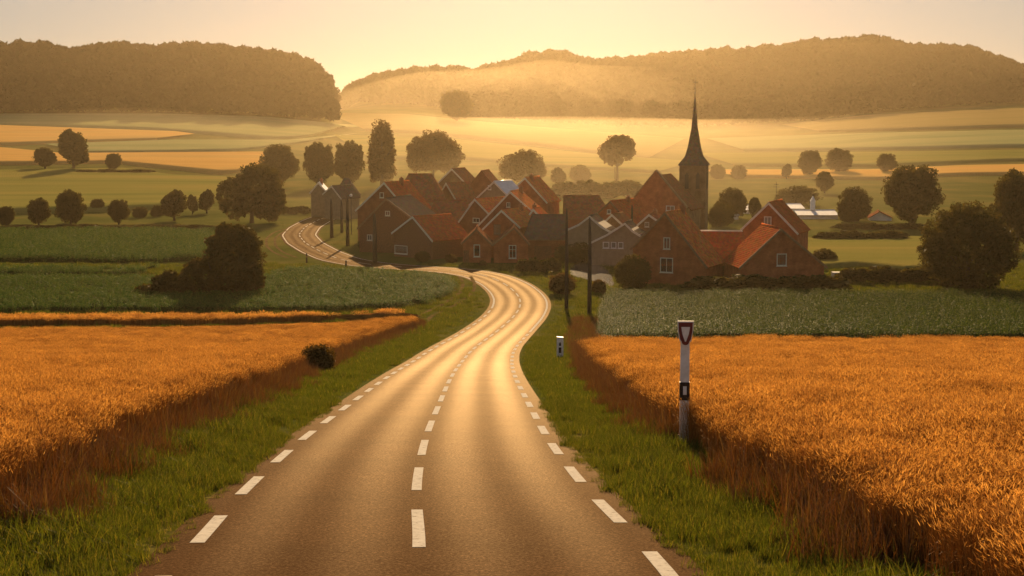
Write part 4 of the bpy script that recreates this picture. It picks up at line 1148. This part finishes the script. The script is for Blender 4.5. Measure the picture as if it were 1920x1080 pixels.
gable_house('small house with pale slanted verge right of the hipped brown roof', 296, (815, 385), (838, 345), (860, 380), 7, -35, 'brickdark', 'tilebrown', 'trim')
long_house('low dark brown roof in front of the hipped long house', 268, 802, 884, 377, 418, 8, 'brickdark', 'tilebrown', 1, 1, 0)
# left group
gable_house('big dark brown barn gable at the left of the village', 247, (672, 428), (725, 374), (782, 415), 12, -16, 'timber', 'slate', 'trimbrown', [(727, 400, 9, 9, dict(mull=1)), (692, 446, 10, 11, dict(mull=1))], door=(722, 2.4, 2.8), cat='barn', name='barn', group=None)
gable_house('dark gabled house with pale broad verge behind the big barn', 268, (668, 395), (722, 344), (770, 398), 9, -25, 'brickdark', 'tilered', 'trim', [(716, 366, 8, 10, dict(mull=0))], chimney=(.6, .1, .7))
gable_house('dark gabled cottage with white verge and long red side roof by the road', 237, (736, 439), (776, 408), (813, 448), 8.5, -42, 'timber', 'tilered', 'trim', [(750, 470, 26, 16, dict(mull=0, gm='paleglass'))], None, door=(790, .9, 2))
gable_house('grey gabled shed with white trim where the road enters the village', 345, (607, 364), (623, 350), (641, 371), 7, -30, 'render', 'slate', 'trim', cat='shed', name='shed')
gable_house('small white-gabled shed under the hazy round trees', 352, (583, 361), (597, 344), (613, 361), 6, 0, 'render', 'metalroof', 'trim', cat='shed', name='shed', chimney=(.5, .2, .8))
long_house('grey hipped cottage behind the roadside poles', 350, 626, 668, 336, 366, 7, 'render', 'slate', 2, 2, 0)
# far right white houses
GW = 'white houses among the trees'
long_house('long white house with small turret behind the yellow green meadow', 345, 1498, 1572, 400, 407, 10, 'whitewall', 'whitewall', 0, 0, 0, [(1530, 413, 4, 5, dict(mull=0))], group=GW)
WL_ = [q for q in bpy.data.objects if q.get('label', '').startswith('long white house')][0]
m = MB(); m.box(-.9, .1, 4.2, 5.2, 1.8, 3.9); m.poly([(-1.0, 4.1, 3.904), (.2, 4.1, 3.904), (.2, 5.3, 3.904), (-1.0, 5.3, 3.904), (-.4, 4.7, 5.2)], [(0, 1, 4), (1, 2, 4), (2, 3, 4), (3, 0, 4), (3, 2, 1, 0)]); m.build('turret', M['whitewall'], WL_)
gable_house('small white gable among the far right trees', 348, (1596, 414), (1605, 404), (1615, 414), 5, 0, 'whitewall', 'slate', None, group=GW)
long_house('white cottage at the foot of the church tower trees', 345, 1350, 1385, 401, 409, 10, 'whitewall', 'whitewall', 0, 0, 0, group=GW)
long_house('white cottage with pale roof left of the red antenna house', 365, 1374, 1414, 388, 396, 11, 'whitewall', 'whitewall', 0, 0, 0, group=GW)
long_house('white barn end showing right of the red antenna house', 365, 1476, 1508, 384, 392, 11, 'whitewall', 'whitewall', 0, 0, 0, group=GW)
gable_house('white cottage under the big dark round tree', 340, (1632, 412), (1650, 398), (1672, 413), 6, -10, 'whitewall', 'tilebrown', None, group=GW)

# ------------------------------------------------------------------ church
YC = 300; xt = wx(1301, YC, 10); g0 = float(hfun(xt, YC))
ch = empty('church', (xt, YC, g0), math.radians(-14))
tw = 5.2 / 2; zt = zpix(310, YC) - g0; zs = zpix(178, YC) - g0; ztip = zpix(145, YC) - g0
m = MB(); m.box(-tw, tw, -tw, tw, -.3, zt); tower = m.build('tower', M['bricktan'], ch)
m = MB(); m.box(-tw - .12, tw + .12, -tw - .12, tw + .12, zt - .9, zt - .72); m.box(-tw - .1, tw + .1, -tw - .1, tw + .1, zt * .55, zt * .55 + .18); m.build('string_course', M['bricktan'], tower)
for sx in (-1.1, 1.1):
    m = MB(); m.prism_y([(sx - .4, zt - 4.6), (sx + .4, zt - 4.6), (sx + .4, zt - 1.9), (sx, zt - 1.3), (sx - .4, zt - 1.9)], -tw - .03, -tw + .1); m.build('belfry_opening', M['iron'], tower)
m = MB(); m.prism_y([(-.4, zt - 4.6), (.4, zt - 4.6), (.4, zt - 1.9), (0, zt - 1.3), (-.4, zt - 1.9)], -.1, .03)
b = m.build('belfry_opening', M['iron'], tower); b.location = (tw, 0, 0); b.rotation_euler = (0, 0, math.pi / 2)
# spire: square skirt turning into a slim octagon
m = MB(); rings = [(zt + .02, tw + .35, 1.0), (zt + .7, tw - .05, .9), (zt + 1.9, tw - .75, .55), (zt + 3.6, tw - 1.25, .2), (zt + (zs - zt) * .55, .62, 0), (zs, .09, 0)]
k0 = 0; n = 8
for z, r, sq in rings:
    for j in range(n):
        a = math.pi / 4 * j + math.pi / 8 * 0
        ro = r * (1 + (math.sqrt(2) - 1) * sq) if j % 2 else r
        m.v.append((math.cos(a) * ro, math.sin(a) * ro, z))
for i in range(len(rings) - 1):
    for j in range(n): m.f.append((i * n + j, i * n + (j + 1) % n, (i + 1) * n + (j + 1) % n, (i + 1) * n + j))
m.f.append(tuple(reversed(range(n)))); m.f.append(tuple((len(rings) - 1) * n + j for j in range(n)))
spire = m.build('spire', M['slate'], ch)
m = MB(); m.tube([(0, 0, zs - .3), (0, 0, ztip)], [.07, .035], 8)
for z, r in ((zs + .4, .17), (zs + 1.2, .12)):
    m.tube([(0, 0, z - r), (0, 0, z - r * .5), (0, 0, z + r * .5), (0, 0, z + r)], [.03, r, r, .03], 8)
m.box(-.45, .45, -.04, .04, ztip - 1.0, ztip - .9); m.build('finial', M['iron'], spire, smooth=False)
# nave with its gable towards us
YN = 288
xp = wx(1229, YN, 8); Xn = lambda px: (wx(px, YN, 8) - xp) / math.cos(math.radians(20)); Zn = lambda py: zpix(py, YN) - g0
nv = bpy.data.objects.new('nave', None)
def local(me_obj):
    """children stay parented to the church but sit in the nave's frame"""
    mat = Matrix.Translation((xp, YN, g0)) @ Matrix.Rotation(math.radians(-20), 4, 'Z')
    base = Matrix.Translation((xt, YC, g0)) @ Matrix.Rotation(math.radians(-14), 4, 'Z')
    me_obj.matrix_local = base.inverted() @ mat
xl, zl, xr, zr, zp = Xn(1181), Zn(384), Xn(1282), Zn(386), Zn(321)
m = MB(); m.prism_y([(xl, -.3), (xr, -.3), (xr, zr), (0, zp), (xl, zl)], 0, 1.2); o_ = m.build('gable_wall', M['brick'], ch); local(o_)
z2 = zp - 1.1; xr2 = xr + .5; xl2 = xl + .4
m = MB(); m.prism_y([(xl2, -.3), (xr2, -.3), (xr2, zr - .3), (0, z2), (xl2, zl)], 1.205, 12); o_ = m.build('nave_wall', M['bricktan'], ch); local(o_)
m = MB(); m.prism_y([(xl2 - .5, zl - .65), (0, z2 + .02), (0, z2 + .3), (xl2 - .5, zl - .35)], 1.21, 12.2); m.prism_y([(0, z2 + .02), (xr2 + .5, zr - .95), (xr2 + .5, zr - .65), (0, z2 + .3)], 1.21, 12.2)
o_ = m.build('roof', M['tilebrown'], ch); local(o_)
m = MB(); m.prism_y([(xl - .35, zl - .32), (0, zp + .02), (0, zp + .3), (xl - .35, zl - .05)], -.12, 1.203); m.prism_y([(0, zp + .02), (xr + .35, zr - .32), (xr + .35, zr - .05), (0, zp + .3)], -.12, 1.203)
o_ = m.build('coping', M['bricktan'], ch); local(o_)
wd = frame_window(ch, Xn(1256), Zn(390), 1.7, 1.0, 0, 1, 0, 'whitewall', 'paleglass'); local(wd)
bpy.data.objects.remove(nv)
tag(ch, 'brick village church with square tower and slender dark spire', 'church')

# ------------------------------------------------------------------ poles, posts and stakes
def pole(px, top, base, wpx, label, group='wooden poles', wires=False, Y=None):
    p = pt(px, base); H = zpix(top, p[1]) - p[2]; r = wpx / 2 / F * (p[1] * cp + 20 * sp)
    o = empty('wooden_pole', tuple(p))
    m = MB(); m.tube([(0, 0, -.4), (.01, 0, H * .5), (0, 0, H * .9), (0, 0, H)], [r * 1.15, r, r * .7, r * .25], 10); m.build('shaft', M['pole'], o, smooth=True)
    m = MB()
    for k in range(3): m.box(-r * .25, r * .25, -r - .05, -r * .8, H * (.3 + .1 * k), H * (.3 + .1 * k) + .03)
    m.build('step_iron', M['iron'], o)
    tag(o, label, 'pole', group); return o


pole(1062, 390, 581, 6.5, 'tall tapered wooden pole, left one of the pair beside the road bend')
pole(1105, 407, 592, 7.5, 'tall tapered wooden pole, right one of the pair beside the maize')
pole(1184.5, 384, 470, 5, 'brown tapered pole in front of the tan gabled cottage')
pole(703, 400, 492, 8, 'thick wooden pole by the road in front of the dark barn')
pole(652, 366, 461, 6, 'wooden pole on the inside of the bend, next to the lamp')
pole(622, 372, 446, 6, 'wooden pole farthest left of the close group at the road bend')
pole(641, 376, 436, 5, 'thin pole between the two thick ones at the road bend')
pole(598, 344, 396, 3, 'far thin pole left of the road where it enters the village')
pole(1153, 312, 336, 2, 'far hazy thin pole under the lone thin-trunked tree')
for px, b_ in ((665, 398), (672, 399), (680, 399)):
    pass

p = pt(659, 440); o = empty('street_lamp', tuple(p)); H = zpix(366, p[1]) - p[2]
m = MB(); m.tube([(0, 0, -.3), (0, 0, H - .3)], [.09, .06], 8); m.build('post', M['iron'], o, smooth=True)
m = MB(); m.tube([(0, 0, H - .34), (0, 0, H - .2), (0, 0, H + .1), (0, 0, H + .3)], [.1, .28, .3, .05], 10); m.build('globe', M['white'], o, smooth=True)
tag(o, 'thin street lamp with white globe beside the roadside poles', 'street lamp')

# picket fence by the road
p0, p1 = pt(662, 399), pt(694, 398); o = empty('picket_fence', tuple(p0)); d = p1 - p0; L = np.linalg.norm(d[:2])
m = MB(); nb = 9
for k in range(nb):
    x = L * k / (nb - 1); m.box(x - .12, x + .12, -.05, .05, -.2, 1.9)
m.build('posts', M['timber'], o)
m = MB(); m.box(0, L, .052, .10, .1, 1.7); m.build('panel', M['whitewall'], o)
o.rotation_euler = (0, 0, math.atan2(d[1], d[0])); tag(o, 'white panel fence with dark posts beside the far road', 'fence')

# tall marker post with shield
def shield(w, h, d, y0):
    pts = [(-w / 2, h * .5), (-w * .47, h * .1), (-w * .37, -h * .25)]
    for k in range(9):
        a = math.pi + math.pi * k / 8
        pts.append((math.cos(a) * w * .27, -h * .34 + math.sin(a) * h * .16))
    pts += [(w * .37, -h * .25), (w * .47, h * .1), (w / 2, h * .5)]
    return pts[::1]


pp = pt(1282, 842); d_ = pp[1] * cp + (CAMZ - pp[2]) * sp; S = d_ / F
Zt = lambda py: zpix(py, pp[1]) - pp[2]
o = empty('marker_post', tuple(pp), math.radians(-2)); hw = 8.3 * S
m = MB(); z1 = Zt(716); z2 = Zt(750); ztop = Zt(640)
def tap(z): return hw * (1.05 - .08 * z / ztop)
def sect(m, a, b, grow=0):
    wa, wb = tap(a) + grow, tap(b) + grow; da, db = wa * .55, wb * .55
    P_ = [(-wa, -da, a), (wa, -da, a), (wa, da, a), (-wa, da, a), (-wb, -db, b), (wb, -db, b), (wb, db, b), (-wb, db, b)]
    m.poly(P_, [(0, 3, 2, 1), (4, 5, 6, 7), (0, 1, 5, 4), (1, 2, 6, 5), (2, 3, 7, 6), (3, 0, 4, 7)])
sect(m, -.4, ztop); m.build('post', M['white'], o)
m = MB(); sect(m, z2, z1, .012); band = m.build('band', M['black'], o)
m = MB(); fy = -tap((z1 + z2) / 2) * .55 - .014
m.box(-hw * .38, hw * .42, fy - .012, fy + .01, z2 + (z1 - z2) * .32, z2 + (z1 - z2) * .78); m.build('reflector', M['white'], band)
zc = Zt(625); sw, sh = 30 * S, 48 * S; yb = -hw * .6
def plate(name, sc, mat, y0, y1, parent, shp=None):
    prof = [(x, z + zc) for x, z in (shp or [(a * sc, b * sc) for a, b in shield(sw, sh, 0, 0)])]
    m = MB(); m.prism_y(prof, y0, y1); return m.build(name, mat, parent)
pl = plate('shield', 1, M['white'], yb - .03, yb, o)
plate('border', .88, M['darkred'], yb - .04, yb - .031, pl)
tri_ = [(-sw * .27, sh * .27), (-sw * .2, sh * .0), (-sw * .03, -sh * .30), (sw * .03, -sh * .30), (sw * .2, sh * .0), (sw * .27, sh * .27)]
plate('triangle', 1, M['white'], yb - .05, yb - .041, pl, tri_)
m = MB(); m.box(-sw * .3, sw * .3, yb + .002, -hw * .2, zc - .02, zc + .02); m.build('bracket', M['iron'], o)
tag(o, 'tall white marker post with black band and red-bordered shield on top', 'marker post')

pp = pt(1050, 677); S = (pp[1] * cp + (CAMZ - pp[2]) * sp) / F; H = zpix(631, pp[1]) - pp[2]; hw = 6.3 * S
o = empty('delineator_post', tuple(pp))
m = MB(); m.poly([(-hw, -hw * .6, -.4), (hw, -hw * .6, -.4), (hw, hw * .6, -.4), (-hw, hw * .6, -.4), (-hw * .95, -hw * .55, H), (hw * .95, -hw * .55, H - .04), (hw * .95, hw * .55, H - .04), (-hw * .95, hw * .55, H)],
             [(0, 3, 2, 1), (4, 5, 6, 7), (0, 1, 5, 4), (1, 2, 6, 5), (2, 3, 7, 6), (3, 0, 4, 7)]); m.build('post', M['white'], o)
m = MB(); m.box(-hw * .42, hw * .38, -hw * .66, -hw * .5, H * .34, H * .57); m.build('reflector', M['black'], o)
m = MB(); m.prism_y([(-hw * .3, H * .63), (hw * .25, H * .63), (hw * .28, H * .72), (0, H * .80), (-hw * .3, H * .72)], -hw * .66, -hw * .5); m.build('reflector', M['black'], o)
tag(o, 'short white roadside post with two black reflectors beside the bend', 'delineator post')

for px, top, base, lab in ((575, 474, 493, 'dark short stake at the outer edge of the far bend'), (648.5, 488, 501, 'thin dark stake beside the road below the thick pole')):
    p = pt(px, base); H = zpix(top, p[1]) - p[2]; o = empty('stake', tuple(p)); m = MB(); m.tube([(0, 0, -.2), (.02, 0, H * .8), (.02, 0, H)], [.14, .13, .06], 8); m.build('shaft', M['pole'], o, smooth=True)
    m = MB(); m.box(-.1, .12, -.15, .15, H * .55, H * .68); m.build('band', M['trimbrown'], o); tag(o, lab, 'stake', 'roadside stakes')

# water trough beside the front gable
p = pt(1572, 521); o = empty('water_trough', tuple(p)); m = MB(); m.box(-.95, .95, -.45, .45, 0, .85); m.build('tub', M['trim'], o)
m = MB(); m.box(.1, .8, -.5, -.452, .25, .65); m.build('hatch', M['whitewall'], o); tag(o, 'pale concrete trough beside the front brick gable', 'trough')

# pond
cx_, cy_ = pt(1108, 512)[:2]
pts = []
outl_ = [(1072, 505), (1080, 498), (1095, 493), (1108, 492), (1122, 496), (1134, 506), (1143, 518), (1149, 530), (1146, 538), (1128, 528), (1108, 520), (1088, 516), (1074, 512)]
pts = [pt(*q) for q in outl]
V = [(q[0], q[1], .05) for q in pts]; V = [(a, b, float(hfun(a, b)) + .08) for a, b, c in V]
zmax = max(v[2] for v in V); V = [(a, b, zmax) for a, b, c in V]
me = bpy.data.meshes.new('pond'); me.from_pydata(V, [], [tuple(range(len(V)))[::-1]]); me.update()
mw, nt, out = nodes('pond_water'); b = N(nt, 'ShaderNodeBsdfPrincipled'); nt.links.new(b.outputs[0], out.inputs[0]); b.inputs['Base Color'].default_value = (.10, .10, .09, 1); b.inputs['Roughness'].default_value = .07; b.inputs['Specular IOR Level'].default_value = .45
n = N(nt, 'ShaderNodeTexNoise'); n.inputs['Scale'].default_value = 1.5; bp = N(nt, 'ShaderNodeBump'); bp.inputs['Distance'].default_value = .02; tc = N(nt, 'ShaderNodeTexCoord'); nt.links.new(tc.outputs['Object'], n.inputs['Vector']); nt.links.new(n.outputs['Fac'], bp.inputs['Height']); nt.links.new(bp.outputs[0], b.inputs['Normal'])
me.materials.append(mw)
if me.polygons[0].normal.z < 0: me.flip_normals()
tag(link('pond', me), 'small pale pond between the poles and the round bush', None, None, 'structure')

# ------------------------------------------------------------------ light, sky and air
SUN_EL = math.radians(18.5); SUN_AZ = .02
sun = bpy.data.lights.new('sun', 'SUN'); so = bpy.data.objects.new('sun', sun); C.objects.link(so)
sun.energy = 5; sun.angle = math.radians(.5); sun.color = (1, .68, .36)
dirv = Vector((-math.sin(SUN_AZ) * math.cos(SUN_EL), -math.cos(SUN_AZ) * math.cos(SUN_EL), -math.sin(SUN_EL)))
so.rotation_euler = dirv.to_track_quat('-Z', 'Y').to_euler(); so.location = (0, 300, 200)
w = bpy.data.worlds.new('World'); SC.world = w; w.use_nodes = True
nt = w.node_tree; bg = nt.nodes['Background']
sky = nt.nodes.new('ShaderNodeTexSky'); sky.sky_type = 'NISHITA'; sky.sun_disc = False
sky.sun_elevation = SUN_EL; sky.sun_rotation = SUN_AZ; sky.dust_density = .5; sky.air_density = 1.0; sky.ozone_density = 1
tint = nt.nodes.new('ShaderNodeMix'); tint.data_type = 'RGBA'; tint.blend_type = 'MULTIPLY'; tint.inputs[0].default_value = 1
tint.inputs[7].default_value = (.77, .745, .745, 1)
gm = nt.nodes.new('ShaderNodeGamma'); gm.inputs[1].default_value = .43; nt.links.new(sky.outputs[0], gm.inputs[0])
nt.links.new(gm.outputs[0], tint.inputs[6]); nt.links.new(tint.outputs[2], bg.inputs[0]); bg.inputs[1].default_value = .1

m = MB(); m.box(-1600, 1600, -180, 2780, -3, 92)
hz = m.build('haze', None); tag(hz, 'pale golden haze filling the valley', None, None, 'stuff')
mh, nt, out = nodes('haze'); pv = N(nt, 'ShaderNodeVolumePrincipled'); nt.links.new(pv.outputs[0], out.inputs['Volume'])
pv.inputs['Color'].default_value = (1, .78, .46, 1); pv.inputs['Density'].default_value = .000075; pv.inputs['Anisotropy'].default_value = .85
hz.data.materials.append(mh)



def mist(px0, px1, y0, y1, top, dens, label):
    nx, ny = 40, 24; Vt = []
    for j in range(ny):
        Y = y0 + (y1 - y0) * j / (ny - 1)
        px = np.linspace(px0, px1, nx); x = (px - 960) / F * Y; b = hfun(x, np.full(nx, Y))
        k = (np.sin(np.pi * j / (ny - 1)) * np.sin(np.pi * np.linspace(0, 1, nx))) ** 1.2
        Vt.append(np.stack([x, np.full(nx, Y), b, b + top * k], -1))
    Vt = np.concatenate(Vt); n = len(Vt)
    V = np.concatenate([np.column_stack([Vt[:, :2], Vt[:, 2] - .6]), np.column_stack([Vt[:, :2], Vt[:, 3] + .3])])
    i = (np.arange(ny - 1)[:, None] * nx + np.arange(nx - 1)[None]).ravel()
    Q = [np.stack([i, i + nx, i + nx + 1, i + 1], -1), np.stack([i + n, i + 1 + n, i + nx + 1 + n, i + nx + n], -1)]
    a = np.arange(nx - 1); Q.append(np.stack([a, a + 1, a + 1 + n, a + n], -1)); b = a + (ny - 1) * nx; Q.append(np.stack([b + 1, b, b + n, b + 1 + n], -1))
    a = np.arange(ny - 1) * nx; Q.append(np.stack([a + nx, a, a + n, a + nx + n], -1)); b = a + nx - 1; Q.append(np.stack([b, b + nx, b + nx + n, b + n], -1))
    mm, nt, out = nodes('mist'); pv = N(nt, 'ShaderNodeVolumePrincipled'); nt.links.new(pv.outputs[0], out.inputs['Volume'])
    pv.inputs['Color'].default_value = (1, .80, .50, 1); pv.inputs['Density'].default_value = dens; pv.inputs['Anisotropy'].default_value = .8
    return tag(link('mist', mesh_np('mist', V, np.concatenate(Q), mm)), label, 'mist', 'low mist over the far fields', 'stuff')


mist(350, 1900, 270, 1120, 18, .00042, 'low golden mist lying over the fields behind the village')
mist(480, 1500, 900, 1420, 36, .00032, 'golden mist in front of the middle ridge')
mist(-150, 640, 560, 960, 10, .00035, 'thin low mist over the far left fields')
SC.view_settings.view_transform = 'Standard'; SC.view_settings.look = 'None'; SC.view_settings.gamma = 1
SC.view_settings.exposure = .93
cy = SC.cycles
cy.max_bounces = 5; cy.diffuse_bounces = 2; cy.glossy_bounces = 2; cy.transmission_bounces = 3; cy.volume_bounces = 0; cy.transparent_max_bounces = 4
cy.use_denoising = True
cy.sample_clamp_indirect = 6
